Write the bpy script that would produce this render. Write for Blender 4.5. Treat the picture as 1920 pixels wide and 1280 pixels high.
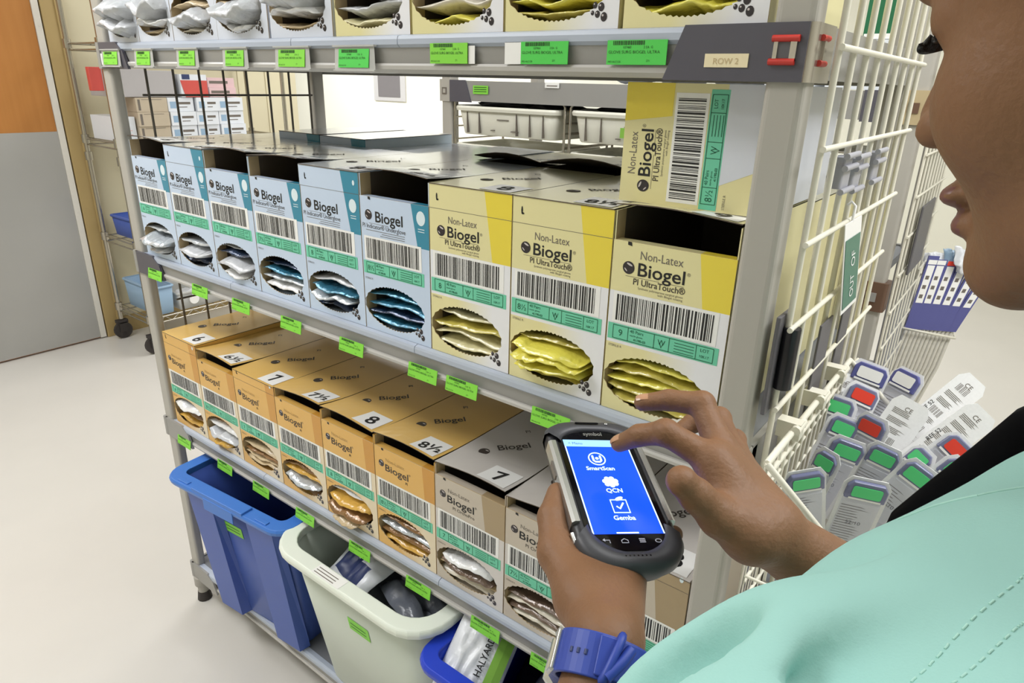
import bpy, math, random
import numpy as np
from mathutils import Vector, Matrix, noise
from mathutils.bvhtree import BVHTree

random.seed(11)
for o in list(bpy.data.objects):
    bpy.data.objects.remove(o)
SC = bpy.context.scene
COL = SC.collection
PI = math.pi

# ------------------------------------------------------------------ camera, world, lights, exposure
CAM_R = ((0.79177351, 0.61036835, 0.02334923),      # right
         (0.23758381, -0.27252863, -0.93235298),    # down
         (-0.56271542, 0.74375979, -0.36079459))    # forward
CAM_C = (1.72828428, -0.73170417, 1.49079407)
cam_d = bpy.data.cameras.new('camera')
cam_d.sensor_width = 36.0
cam_d.lens = 36.0 * 1258.9 / 1920.0
cam_d.clip_start = 0.01
cam = bpy.data.objects.new('camera', cam_d)
COL.objects.link(cam)
cam.matrix_world = Matrix((
    (CAM_R[0][0], -CAM_R[1][0], -CAM_R[2][0], CAM_C[0]),
    (CAM_R[0][1], -CAM_R[1][1], -CAM_R[2][1], CAM_C[1]),
    (CAM_R[0][2], -CAM_R[1][2], -CAM_R[2][2], CAM_C[2]),
    (0, 0, 0, 1)))
SC.camera = cam

world = bpy.data.worlds.new('world')
SC.world = world
world.use_nodes = True
world.node_tree.nodes['Background'].inputs[0].default_value = (1.0, 1.0, 1.0, 1)
world.node_tree.nodes['Background'].inputs[1].default_value = 0.08


def area(name, loc, sx, sy, power, rot=(0, 0, 0), col=(0.975, 0.985, 1.0)):
    d = bpy.data.lights.new(name, 'AREA')
    d.shape = 'RECTANGLE'; d.size = sx; d.size_y = sy; d.energy = power; d.color = col
    o = bpy.data.objects.new(name, d); COL.objects.link(o)
    o.location = loc; o.rotation_euler = rot
    return o


# ceiling fluorescents of the store room, plus added fill lights at that height (ceiling at 2.75 m)
area('ceiling_light_aisle', (-0.15, -1.05, 2.72), 1.2, 0.6, 17)
area('ceiling_light_front', (0.6, -2.2, 2.72), 1.2, 0.6, 5)
area('fill_light_rear_unit', (0.9, 0.95, 2.72), 1.2, 0.4, 4)  # added fill, brightens the front of the rear unit
area('ceiling_light_person', (1.95, 0.15, 2.72), 1.2, 0.6, 9)
area('ceiling_light_door', (-1.6, -0.6, 2.72), 1.2, 0.6, 10)
area('ceiling_light_corner', (-1.3, 2.3, 2.72), 1.2, 0.6, 16)
area('ceiling_light_rear', (1.0, 3.6, 2.72), 1.2, 0.6, 14)
area('fill_light_packs', (2.75, 0.7, 2.72), 0.6, 1.2, 17)  # added fill to the right, brightens the blister packs
area('ceiling_light_wall', (-3.6, 4.0, 2.72), 1.2, 0.6, 34)
area('fill_light_far_wall', (-5.8, 3.9, 2.72), 1.2, 0.6, 38)  # second fill added to even out the far wall's brightness

SC.view_settings.view_transform = 'Standard'
SC.view_settings.look = 'None'
SC.view_settings.gamma = 1.0
SC.view_settings.exposure = 1.1


# ------------------------------------------------------------------ materials
def lin(c):
    c = c / 255.0
    return c / 12.92 if c <= 0.04045 else ((c + 0.055) / 1.055) ** 2.4


def srgb(r, g, b):
    return (lin(r), lin(g), lin(b), 1.0)


def mat(name, rgb, rough=0.5, metal=0.0, spec=0.5, noise_amt=0.0, noise_scale=20.0, bump=0.0, bump_scale=60.0,
        coat=0.0, alpha=1.0, emit=None, sss=0.0, trans=0.0):
    m = bpy.data.materials.new(name); m.use_nodes = True
    nt = m.node_tree; b = nt.nodes['Principled BSDF']
    col = srgb(*rgb)
    b.inputs['Base Color'].default_value = col
    b.inputs['Roughness'].default_value = rough
    b.inputs['Metallic'].default_value = metal
    b.inputs['Specular IOR Level'].default_value = spec
    b.inputs['Coat Weight'].default_value = coat
    b.inputs['Coat Roughness'].default_value = 0.12
    b.inputs['Alpha'].default_value = alpha
    b.inputs['Transmission Weight'].default_value = trans
    if sss:
        b.inputs['Subsurface Weight'].default_value = sss
        b.inputs['Subsurface Radius'].default_value = (0.01, 0.004, 0.002)
    if emit:
        b.inputs['Emission Color'].default_value = srgb(*emit[0])
        b.inputs['Emission Strength'].default_value = emit[1]
    tc = nt.nodes.new('ShaderNodeTexCoord')
    if noise_amt:
        n = nt.nodes.new('ShaderNodeTexNoise'); n.inputs['Scale'].default_value = noise_scale
        n.inputs['Detail'].default_value = 5
        nt.links.new(tc.outputs['Object'], n.inputs['Vector'])
        mx = nt.nodes.new('ShaderNodeMix'); mx.data_type = 'RGBA'
        mx.inputs['A'].default_value = tuple(c * (1 - noise_amt) for c in col[:3]) + (1,)
        mx.inputs['B'].default_value = tuple(min(1, c * (1 + noise_amt)) for c in col[:3]) + (1,)
        nt.links.new(n.outputs['Fac'], mx.inputs['Factor'])
        nt.links.new(mx.outputs['Result'], b.inputs['Base Color'])
    if bump:
        n2 = nt.nodes.new('ShaderNodeTexNoise'); n2.inputs['Scale'].default_value = bump_scale
        n2.inputs['Detail'].default_value = 4
        nt.links.new(tc.outputs['Object'], n2.inputs['Vector'])
        bp = nt.nodes.new('ShaderNodeBump'); bp.inputs['Strength'].default_value = bump
        bp.inputs['Distance'].default_value = 0.01
        nt.links.new(n2.outputs['Fac'], bp.inputs['Height'])
        nt.links.new(bp.outputs['Normal'], b.inputs['Normal'])
    return m


M = {}
M['floor'] = mat('floor_vinyl', (212, 208, 201), 0.3, noise_amt=0.05, noise_scale=3.0, bump=0.02, bump_scale=30)
M['wall_cream'] = mat('wall_cream_paint', (214, 205, 175), 0.6, noise_amt=0.02, noise_scale=2)
M['wall_white'] = mat('wall_white_paint', (240, 238, 222), 0.6, noise_amt=0.02, noise_scale=2)
M['ceil'] = mat('ceiling_tile', (230, 230, 226), 0.8, noise_amt=0.03)
M['steel_door'] = mat('brushed_steel', (178, 177, 174), 0.42, 0.45, noise_amt=0.08, noise_scale=2.5)
M['frame_tan'] = mat('door_frame_tan', (176, 152, 102), 0.5, noise_amt=0.03)
M['trim_white'] = mat('edge_trim_white', (222, 218, 208), 0.4, noise_amt=0.02)
M['post'] = mat('shelf_post_grey', (176, 172, 164), 0.42, noise_amt=0.03, noise_scale=8)
M['mat_strip'] = mat('shelf_mat_bluegrey', (178, 186, 200), 0.42, noise_amt=0.03, noise_scale=10)
M['beam'] = mat('shelf_beam_grey', (152, 150, 146), 0.4, noise_amt=0.03, noise_scale=10)
M['flange'] = mat('shelf_flange_light', (190, 187, 182), 0.35, noise_amt=0.03)
M['deck'] = mat('shelf_deck', (120, 122, 126), 0.6, noise_amt=0.05)
M['cap'] = mat('corner_cap_dark', (84, 82, 92), 0.35, noise_amt=0.05, noise_scale=30)
M['cap_chrome'] = mat('corner_cap_silver', (190, 184, 176), 0.22, 0.8, noise_amt=0.02)
M['red'] = mat('red_plastic', (196, 52, 42), 0.4, noise_amt=0.03)
M['ivory'] = mat('ivory_label', (240, 226, 188), 0.5, noise_amt=0.02)
M['label_green'] = mat('label_green', (136, 218, 70), 0.5, noise_amt=0.02)
M['label_green2'] = mat('label_green_deep', (82, 208, 84), 0.5, noise_amt=0.02)
M['ink'] = mat('black_ink', (24, 24, 26), 0.5, noise_amt=0.02)
M['ink_green'] = mat('ink_on_green', (34, 84, 30), 0.5, noise_amt=0.02)
M['ink_grey'] = mat('grey_ink', (112, 104, 96), 0.5, noise_amt=0.02)
M['ink_dark'] = mat('charcoal_ink', (64, 56, 50), 0.5, noise_amt=0.02)
M['white_paper'] = mat('white_paper', (244, 243, 240), 0.45, noise_amt=0.01)
M['clearholder'] = mat('label_holder_clear', (204, 204, 200), 0.25, alpha=0.75, noise_amt=0.02)
M['grid_white'] = mat('white_coated_wire', (226, 222, 206), 0.4, noise_amt=0.03)
M['grid_shaded'] = mat('shade_tinted_coated_wire', (92, 86, 76), 0.45, noise_amt=0.04)  # wire darkened in its colour for the backlit, shadowed left panel
M['chrome'] = mat('chrome_wire', (178, 172, 160), 0.2, 0.9, noise_amt=0.05)
M['rubber'] = mat('black_rubber', (52, 46, 44), 0.6, noise_amt=0.05)
M['mint'] = mat('mint_band_ink', (112, 205, 170), 0.45, noise_amt=0.02)
M['mint_line'] = mat('dark_green_ink', (22, 92, 66), 0.5, noise_amt=0.02)
M['sphere_dark'] = mat('logo_sphere_ink', (46, 40, 44), 0.35, noise_amt=0.25, noise_scale=160)
M['sphere_hi'] = mat('logo_highlight_ink', (206, 198, 196), 0.35, noise_amt=0.02)
M['teal'] = mat('teal_stripe_ink', (54, 138, 166), 0.4, coat=0.2, noise_amt=0.02)
M['pale'] = mat('pale_circle_ink', (222, 236, 242), 0.45, noise_amt=0.02)
M['inner_shade'] = mat('shade_tinted_board_inside', (92, 80, 68), 0.8, noise_amt=0.05, noise_scale=40)  # shade inside the cartons is put into this board colour
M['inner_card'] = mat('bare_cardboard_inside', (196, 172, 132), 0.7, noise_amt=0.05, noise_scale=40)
M['blue_tote'] = mat('blue_plastic', (70, 96, 176), 0.42, noise_amt=0.04, noise_scale=8)
M['blue_rim'] = mat('blue_plastic_rim', (66, 122, 206), 0.38, noise_amt=0.03, noise_scale=8)
M['royal'] = mat('royal_blue_plastic', (28, 62, 196), 0.4, noise_amt=0.04, noise_scale=8)
M['white_bin'] = mat('white_plastic_bin', (208, 216, 204), 0.38, noise_amt=0.02, noise_scale=8)
M['navy'] = mat('navy_print', (52, 62, 104), 0.4, noise_amt=0.06, noise_scale=30)
M['pack_white'] = mat('white_wrap', (226, 228, 232), 0.3, bump=0.25, bump_scale=35, noise_amt=0.04)
M['pack_grey'] = mat('grey_film_wrap', (112, 116, 126), 0.22, bump=0.3, bump_scale=30, noise_amt=0.12, noise_scale=12)
M['lime'] = mat('lime_band', (134, 186, 70), 0.4, noise_amt=0.03)
M['bin_ivory'] = mat('ivory_plastic_tray', (232, 230, 216), 0.4, noise_amt=0.02)
M['dark_item'] = mat('dark_fabric', (34, 34, 40), 0.6, noise_amt=0.1)
M['grey_box'] = mat('grey_carton', (176, 172, 172), 0.6, noise_amt=0.03)
M['tan_box'] = mat('tan_carton', (190, 176, 154), 0.6, noise_amt=0.05)
M['white_box'] = mat('white_carton', (226, 230, 236), 0.5, noise_amt=0.02)
M['pink_box'] = mat('pink_carton', (222, 190, 192), 0.5, noise_amt=0.03)
M['red_box'] = mat('red_carton', (206, 84, 76), 0.5, noise_amt=0.05)
M['skyblue'] = mat('pale_blue_print', (150, 178, 204), 0.5, noise_amt=0.03)
M['sign_green'] = mat('green_sign', (24, 104, 66), 0.4, noise_amt=0.05)
M['card_green'] = mat('green_card', (42, 112, 92), 0.3, noise_amt=0.06)
M['brown_cap'] = mat('brown_cap', (104, 78, 62), 0.45, noise_amt=0.05)
M['beige_cap'] = mat('beige_cap', (184, 166, 130), 0.45, noise_amt=0.04)
M['grey_plate'] = mat('dark_grey_plate', (92, 90, 94), 0.45, noise_amt=0.05)
M['black_clip'] = mat('black_clip', (20, 18, 26), 0.35, noise_amt=0.05)
M['clear'] = mat('clear_blister', (226, 228, 244), 0.08, alpha=0.22, noise_amt=0.02)
M['clear_end'] = mat('smoky_blister_end', (128, 132, 166), 0.12, alpha=0.75, noise_amt=0.03)
M['stk_green'] = mat('green_sticker', (88, 214, 132), 0.4, noise_amt=0.03)
M['stk_red'] = mat('red_sticker', (230, 66, 48), 0.4, noise_amt=0.03)
M['pack_print'] = mat('printed_paper_back', (240, 240, 240), 0.45, noise_amt=0.06, noise_scale=300)
M['tube'] = mat('catheter_tubing', (206, 202, 190), 0.25, noise_amt=0.12, noise_scale=90)
M['indigo'] = mat('indigo_print', (88, 90, 148), 0.35, noise_amt=0.06)
M['skin'] = mat('brown_skin', (124, 89, 62), 0.55, spec=0.35, noise_amt=0.1, noise_scale=30, bump=0.12, bump_scale=260, sss=0.06)
M['nail'] = mat('fingernail', (176, 134, 104), 0.25, noise_amt=0.03)
M['hair'] = mat('black_hair', (18, 14, 13), 0.45, noise_amt=0.2, noise_scale=90, bump=0.6, bump_scale=180)
M['eye_white'] = mat('eye_white', (214, 206, 210), 0.15, noise_amt=0.02)
M['iris'] = mat('dark_iris', (36, 22, 16), 0.1, noise_amt=0.05)
M['lips'] = mat('lip_skin', (112, 70, 62), 0.4, noise_amt=0.06)
M['scrub'] = mat('mint_scrub_cotton', (158, 204, 196), 0.85, noise_amt=0.025, noise_scale=9, bump=0.08, bump_scale=1400, spec=0.15)
M['stitch'] = mat('scrub_stitching', (172, 216, 204), 0.8, noise_amt=0.05)
M['black_cloth'] = mat('black_knit_cloth', (7, 7, 9), 0.95, noise_amt=0.1, spec=0.1)
M['trouser'] = mat('mint_scrub_trousers', (150, 202, 188), 0.85, noise_amt=0.03)
M['shoe'] = mat('dark_shoe', (40, 40, 44), 0.5, noise_amt=0.05)
M['strap'] = mat('blue_silicone_strap', (42, 66, 156), 0.45, noise_amt=0.04)
M['silver'] = mat('silver_metal', (206, 206, 204), 0.22, 0.85, noise_amt=0.02)
M['phone_black'] = mat('black_housing', (30, 30, 34), 0.4, noise_amt=0.06)
M['phone_rubber'] = mat('charcoal_bumper', (58, 58, 62), 0.45, noise_amt=0.06)
M['glass_black'] = mat('black_glass', (8, 8, 12), 0.08, noise_amt=0.02)
M['scr_blue'] = mat('screen_blue', (8, 30, 120), 0.15, emit=((16, 66, 232), 1.0))
M['scr_bar'] = mat('screen_status_bar', (60, 90, 140), 0.15, emit=((150, 196, 250), 0.75))
M['scr_white'] = mat('screen_icon', (120, 140, 170), 0.15, emit=((196, 226, 255), 0.9))
M['key_grey'] = mat('touch_key_print', (150, 150, 160), 0.3, emit=((150, 150, 165), 0.15))


def film(name, rgb, rough=0.16, alpha=1.0, metal=0.0, noise_amt=0.12, bump=0.35, scale=45):
    return mat(name, rgb, rough, metal, noise_amt=noise_amt, noise_scale=scale, bump=bump, bump_scale=scale * 1.3, alpha=alpha, coat=0.5)


M['f_clear'] = film('clear_film', (214, 216, 220), alpha=0.86, noise_amt=0.1)
M['f_silver'] = film('silvery_film', (196, 202, 208), metal=0.25)
M['f_navy'] = film('navy_foil', (44, 62, 92), metal=0.3, noise_amt=0.3)
M['f_teal'] = film('teal_foil', (58, 122, 150), metal=0.35, noise_amt=0.35)
M['f_cream'] = film('cream_film', (214, 206, 160))
M['f_yellow'] = film('yellow_film', (232, 222, 92))
M['f_olive'] = film('olive_yellow_film', (204, 190, 92), noise_amt=0.2)
M['f_white'] = film('white_film', (236, 236, 236))
M['f_amber'] = film('amber_film', (214, 168, 76))
M['f_brown'] = film('brown_foil', (140, 104, 66), metal=0.15, noise_amt=0.25)
M['f_tan'] = film('tan_paper_pouch', (206, 184, 146), 0.4)
M['f_cocoa'] = film('cocoa_foil', (112, 92, 78), metal=0.15, noise_amt=0.2)
M['f_ivory'] = film('ivory_paper_pouch', (222, 214, 196), 0.4)


def wood_mat():
    m = mat('door_wood', (208, 142, 62), 0.42)
    nt = m.node_tree; b = nt.nodes['Principled BSDF']
    tc = nt.nodes.new('ShaderNodeTexCoord')
    mp = nt.nodes.new('ShaderNodeMapping'); mp.inputs['Scale'].default_value = (6, 14, 0.8)
    nt.links.new(tc.outputs['Object'], mp.inputs[0])
    n = nt.nodes.new('ShaderNodeTexNoise'); n.inputs['Scale'].default_value = 2.0; n.inputs['Detail'].default_value = 6
    nt.links.new(mp.outputs[0], n.inputs['Vector'])
    r = nt.nodes.new('ShaderNodeValToRGB')
    r.color_ramp.elements[0].color = srgb(168, 108, 46); r.color_ramp.elements[1].color = srgb(190, 130, 66)
    nt.links.new(n.outputs['Fac'], r.inputs[0]); nt.links.new(r.outputs[0], b.inputs['Base Color'])
    return m


M['wood'] = wood_mat()

BW, BD = 0.1575, 0.285          # carton width and depth


def carton_mat(name, base, stripe=None, white=None, s0=0.115, s1=0.125, ztop=0.268, zs=0.168, coat=0.25):
    """printed board: base colour, a slanting side stripe above zs, a pale field low on the right and across the bar-code band"""
    m = mat(name, base, 0.34, coat=coat)
    nt = m.node_tree; b = nt.nodes['Principled BSDF']; L = nt.links
    tc = nt.nodes.new('ShaderNodeTexCoord'); sp = nt.nodes.new('ShaderNodeSeparateXYZ')
    L.new(tc.outputs['Object'], sp.inputs[0])

    def mth(op, a, c, clamp=False):
        n = nt.nodes.new('ShaderNodeMath'); n.operation = op; n.use_clamp = clamp
        for i, v in enumerate((a, c)):
            if isinstance(v, (int, float)): n.inputs[i].default_value = v
            else: L.new(v, n.inputs[i])
        return n.outputs[0]
    x, z = sp.outputs['X'], sp.outputs['Z']
    col = None

    def mixc(prev, fac, rgb):
        mx = nt.nodes.new('ShaderNodeMix'); mx.data_type = 'RGBA'
        if prev is None: mx.inputs['A'].default_value = srgb(*base)
        else: L.new(prev, mx.inputs['A'])
        mx.inputs['B'].default_value = srgb(*rgb)
        L.new(fac, mx.inputs['Factor'])
        return mx.outputs['Result']
    if white:
        a = mth('MULTIPLY', mth('SUBTRACT', x, 0.055), 14.0, True)
        band = mth('MULTIPLY', mth('GREATER_THAN', z, 0.096 * ztop / 0.268), 1.0)
        fac = mth('MULTIPLY', mth('MAXIMUM', a, band), mth('LESS_THAN', z, zs))
        col = mixc(col, fac, white)
    if stripe:
        e = mth('ADD', s0, mth('MULTIPLY', mth('SUBTRACT', ztop, z), (s1 - s0) / (ztop - zs)))
        fac = mth('MULTIPLY', mth('GREATER_THAN', x, e), mth('GREATER_THAN', z, zs))
        col = mixc(col, fac, stripe)
    if col is not None:
        L.new(col, b.inputs['Base Color'])
    return m


STY = {
    'blue': dict(h=0.268, fh=0.231, dz=0.0, side=mat('blue_box_side', (206, 220, 232), 0.3, coat=0.35, noise_amt=0.02),
                 top=mat('blue_box_top', (212, 218, 222), 0.18, coat=0.6, noise_amt=0.02),
                 front=carton_mat('blue_box_front', (198, 214, 236), (54, 138, 166), None, 0.112, 0.132, 0.268, 0.163)),
    'yellow': dict(h=0.268, fh=0.231, dz=0.0, side=mat('yellow_box_side', (232, 224, 172), 0.34, coat=0.3, noise_amt=0.02),
                   top=mat('yellow_box_top', (226, 220, 178), 0.2, coat=0.5, noise_amt=0.02),
                   front=carton_mat('yellow_box_front', (230, 221, 166), (236, 214, 70), (236, 236, 240), 0.108, 0.124, 0.268, 0.166)),
    'white': dict(h=0.268, fh=0.231, dz=0.0, side=mat('white_box_side', (216, 220, 230), 0.34, coat=0.3, noise_amt=0.02),
                  top=mat('white_box_top', (222, 224, 230), 0.25, coat=0.3, noise_amt=0.02),
                  front=carton_mat('white_box_front', (214, 219, 230), (150, 160, 180), None, 0.115, 0.13, 0.268, 0.166)),
    'orange': dict(h=0.243, fh=0.222, dz=-0.012, side=mat('orange_box_side', (226, 182, 100), 0.4, coat=0.15, noise_amt=0.02),
                   top=mat('orange_box_top', (228, 186, 104), 0.36, coat=0.2, noise_amt=0.03),
                   front=carton_mat('orange_box_front', (224, 176, 92), (206, 148, 60), (230, 214, 184), 0.125, 0.132, 0.243, 0.154)),
    'taupe': dict(h=0.243, fh=0.222, dz=-0.012, side=mat('taupe_box_side', (196, 182, 162), 0.4, coat=0.15, noise_amt=0.02),
                  top=mat('taupe_box_top', (208, 202, 196), 0.36, coat=0.2, noise_amt=0.02),
                  front=carton_mat('taupe_box_front', (196, 184, 168), (168, 146, 112), (214, 208, 204), 0.104, 0.116, 0.243, 0.152)),
}


# ------------------------------------------------------------------ mesh builder
_txt = {}


def text_geo(s, weight=0.0):
    key = (s, weight)
    if key not in _txt:
        cu = bpy.data.curves.new('lettering', 'FONT'); cu.body = s; cu.size = 1.0
        cu.resolution_u = 3; cu.offset = weight; cu.fill_mode = 'FRONT'
        ob = bpy.data.objects.new('lettering', cu); COL.objects.link(ob)
        dg = bpy.context.evaluated_depsgraph_get()
        me = bpy.data.meshes.new_from_object(ob.evaluated_get(dg))
        vs = [(v.co.x, v.co.y) for v in me.vertices]
        fs = [tuple(p.vertices) for p in me.polygons]
        bpy.data.objects.remove(ob); bpy.data.curves.remove(cu); bpy.data.meshes.remove(me)
        x0 = min(v[0] for v in vs); x1 = max(v[0] for v in vs)
        _txt[key] = (vs, fs, x0, x1)
    return _txt[key]


class MB:
    def __init__(self):
        self.v = []; self.f = []; self.m = []; self.s = []

    def add(self, vs, fs, mi=0, smooth=False):
        o = len(self.v); self.v += [tuple(p) for p in vs]
        for k in fs:
            self.f.append(tuple(i + o for i in k)); self.m.append(mi); self.s.append(smooth)
        return self

    def box(self, x0, x1, y0, y1, z0, z1, mi=0):
        v = [(x, y, z) for z in (z0, z1) for y in (y0, y1) for x in (x0, x1)]
        return self.add(v, [(0, 2, 3, 1), (4, 5, 7, 6), (0, 1, 5, 4), (2, 6, 7, 3), (0, 4, 6, 2), (1, 3, 7, 5)], mi)

    def quad(self, a, b, c, d, mi=0):
        return self.add([a, b, c, d], [(0, 1, 2, 3)], mi)

    def rbox(self, x0, x1, y0, y1, z0, z1, r, mi=0, seg=4):
        """vertical-edge rounded box"""
        pts = rrect(x0, x1, y0, y1, r, seg)
        return self.prism([(p[0], p[1], z0) for p in pts], (0, 0, z1 - z0), mi)

    def prism(self, poly, vec, mi=0, mi_side=None, smooth_side=False):
        n = len(poly); vec = Vector(vec)
        a = [Vector(p) for p in poly]; b = [p + vec for p in a]
        self.add(a + b, [tuple(range(n))[::-1], tuple(range(n, 2 * n))], mi)
        self.add(a + b, [(i, (i + 1) % n, n + (i + 1) % n, n + i) for i in range(n)], mi if mi_side is None else mi_side, smooth_side)
        return self

    def tube(self, pts, r, seg=8, mi=0, closed=False, caps=True, rs=None):
        P = [Vector(p) for p in pts]; n = len(P); rings = []
        up = None
        for i in range(n):
            if closed: t = (P[(i + 1) % n] - P[i - 1])
            else: t = P[min(i + 1, n - 1)] - P[max(i - 1, 0)]
            t.normalize()
            if up is None:
                up = Vector((0, 0, 1)) if abs(t.z) < 0.9 else Vector((1, 0, 0))
            u = (up - t * up.dot(t)); u.normalize(); w = t.cross(u); up = u
            rr = rs[i] if rs else r
            rings.append([P[i] + (u * math.cos(2 * PI * k / seg) + w * math.sin(2 * PI * k / seg)) * rr for k in range(seg)])
        v = [p for ring in rings for p in ring]; f = []
        for i in range(n if closed else n - 1):
            j = (i + 1) % n
            for k in range(seg):
                k2 = (k + 1) % seg
                f.append((i * seg + k, i * seg + k2, j * seg + k2, j * seg + k))
        self.add(v, f, mi, True)
        if caps and not closed:
            self.add(rings[0], [tuple(range(seg))[::-1]], mi); self.add(rings[-1], [tuple(range(seg))], mi)
        return self

    def loft(self, rings, mi=0, smooth=True, cap0=True, cap1=True):
        n = len(rings[0]); v = [p for r in rings for p in r]; f = []
        for i in range(len(rings) - 1):
            for k in range(n):
                k2 = (k + 1) % n
                f.append((i * n + k, i * n + k2, (i + 1) * n + k2, (i + 1) * n + k))
        self.add(v, f, mi, smooth)
        if cap0: self.add(rings[0], [tuple(range(n))[::-1]], mi)
        if cap1: self.add(rings[-1], [tuple(range(n))], mi)
        return self

    def disc(self, c, ux, uy, r, mi=0, n=16, ry=None):
        c = Vector(c); ux = Vector(ux); uy = Vector(uy); ry = ry or r
        return self.add([c + ux * (r * math.cos(2 * PI * k / n)) + uy * (ry * math.sin(2 * PI * k / n)) for k in range(n)], [tuple(range(n))], mi)

    def text(self, s, o, ux, uy, size, mi=0, align='L', width=None, weight=0.0):
        vs, fs, x0, x1 = text_geo(s, weight)
        o = Vector(o); ux = Vector(ux); uy = Vector(uy)
        sx = size if width is None else width / (x1 - x0)
        off = {'L': x0, 'C': (x0 + x1) / 2, 'R': x1}[align]
        return self.add([o + ux * ((p[0] - off) * sx) + uy * (p[1] * size) for p in vs], fs, mi)

    def uvs(self, c, rx, ry, rz, nu=16, nv=10, mi=0, rot=None):
        c = Vector(c); rings = []
        for j in range(1, nv):
            t = PI * j / nv
            rings.append([Vector((rx * math.sin(t) * math.cos(2 * PI * k / nu), ry * math.sin(t) * math.sin(2 * PI * k / nu), -rz * math.cos(t))) for k in range(nu)])
        if rot: rings = [[rot @ p for p in r] for r in rings]
        rings = [[c + p for p in r] for r in rings]
        return self.loft(rings, mi)

    def build(self, name, mats, parent=None, loc=None, bevel=0.0, bseg=2):
        me = bpy.data.meshes.new(name)
        me.from_pydata([tuple(p) for p in self.v], [], self.f)
        for m in (mats if isinstance(mats, (list, tuple)) else [mats]):
            me.materials.append(M[m] if isinstance(m, str) else m)
        me.polygons.foreach_set('material_index', self.m)
        me.polygons.foreach_set('use_smooth', self.s)
        me.update()
        ob = bpy.data.objects.new(name, me); COL.objects.link(ob)
        if parent: ob.parent = parent
        if loc: ob.location = loc
        if bevel:
            w = ob.modifiers.new('weld', 'WELD'); w.merge_threshold = 0.00001
            b = ob.modifiers.new('bevel', 'BEVEL'); b.width = bevel; b.segments = bseg; b.limit_method = 'ANGLE'
        return ob


def rrect(x0, x1, y0, y1, r, seg=4):
    pts = []
    for cx, cy, a in ((x1 - r, y1 - r, 0), (x0 + r, y1 - r, 90), (x0 + r, y0 + r, 180), (x1 - r, y0 + r, 270)):
        for k in range(seg + 1):
            t = math.radians(a + 90 * k / seg)
            pts.append((cx + r * math.cos(t), cy + r * math.sin(t)))
    return pts


def tag(o, label=None, cat=None, group=None, kind=None):
    if label: o['label'] = label
    if cat: o['category'] = cat
    if group: o['group'] = group
    if kind: o['kind'] = kind
    return o


def empty(name, loc=(0, 0, 0), rz=0.0, label=None, cat=None, group=None):
    o = bpy.data.objects.new(name, None); COL.objects.link(o)
    o.location = loc; o.rotation_euler = (0, 0, rz); o.empty_display_size = 0.05
    return tag(o, label, cat, group)


def copy_tree(o, parent=None):
    c = o.copy(); COL.objects.link(c)
    if parent: c.parent = parent
    for ch in list(o.children):
        copy_tree(ch, c)
    return c


ORD = ['first', 'second', 'third', 'fourth', 'fifth', 'sixth', 'seventh', 'eighth', 'ninth']
X, Y, Z = Vector((1, 0, 0)), Vector((0, 1, 0)), Vector((0, 0, 1))

ZA, ZB, ZC, ZD = 1.5494, 1.0793, 0.6197, 0.1354
W = 1.525
HD = 0.60     # shelf depth

# ------------------------------------------------------------------ the setting
tag(MB().box(-8, 5, -4, 7, -0.05, 0.0).build('floor', 'floor'), kind='structure')
tag(MB().box(-8, 5, -4, 7, 2.75, 2.8).build('ceiling', 'ceil'), kind='structure')
# left wall with the door opening (door leaf spans y -0.55 .. 0.79)
wl = MB()
wl.box(-2.62, -2.5, 0.90, 2.30, 0, 2.75)
wl.box(-2.62, -2.5, -4, -0.75, 0, 2.75)
wl.box(-2.62, -2.5, -0.75, 0.90, 2.12, 2.75)
wl.box(-2.5, -2.493, 1.86, 1.866, 0.9, 2.75)
wl.box(-2.5, -2.493, 2.06, 2.066, 0.9, 2.75)
tag(wl.build('wall_left', 'wall_cream'), kind='structure')
tag(MB().box(-8, 5, 5.6, 5.7, 0, 2.75).build('wall_back', 'wall_white'), kind='structure')
tag(MB().box(-2.5, -2.485, 0.90, 2.30, 0, 0.1).build('baseboard_left', 'frame_tan'), kind='structure')
tag(MB().box(4.9, 5, -4, 7, 0, 2.75).build('wall_right', 'wall_white'), kind='structure')
tag(MB().box(-8, 5, -4, -3.9, 0, 2.75).build('wall_front', 'wall_white'), kind='structure')
door = empty('door_1', (-2.53, -0.70, 0)); tag(door, kind='structure')
d = MB().box(0, 0.044, 0, 1.46, 0.008, 2.08); d.build('door_leaf', 'wood', door, bevel=0.002)
k = MB().box(0.044, 0.047, 0.0, 1.46, 0.012, 1.185)
k.box(0.047, 0.0475, 0.0, 1.46, 0.78, 0.783)
k.build('kick_plate', 'steel_door', door)
e = MB().box(0.0, 0.052, 1.461, 1.492, 0.008, 2.08)
for zz in (0.25, 0.75, 1.2, 1.7): e.tube([(0.052, 1.477, zz), (0.054, 1.477, zz)], 0.004, 8)
e.build('door_edge', 'trim_white', door)
fr = MB().box(-2.62, -2.475, 0.80, 0.90, 0, 2.12).box(-2.62, -2.475, -0.80, -0.71, 0, 2.12).box(-2.62, -2.475, -0.80, 0.90, 2.09, 2.2)
fr.box(-2.475, -2.468, 0.865, 0.90, 0, 2.2)
tag(fr.build('trim_1', 'frame_tan', bevel=0.003), kind='structure')
# small grey plate in a pale frame on the far wall
pq = empty('wall_plaque', (-5.12, 5.6, 1.39), 0, 'small grey plaque in a pale frame on the far white wall', 'plaque')
b = MB()
b.box(-0.29, 0.29, -0.02, 0, -0.17, 0.17)
b.build('frame', mat('plaque_frame', (190, 188, 186), 0.5, noise_amt=0.02), pq, bevel=0.004)
MB().box(-0.20, 0.20, -0.026, -0.02, -0.12, 0.14).build('panel', mat('plaque_panel', (120, 116, 116), 0.4, noise_amt=0.04), pq)

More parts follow.
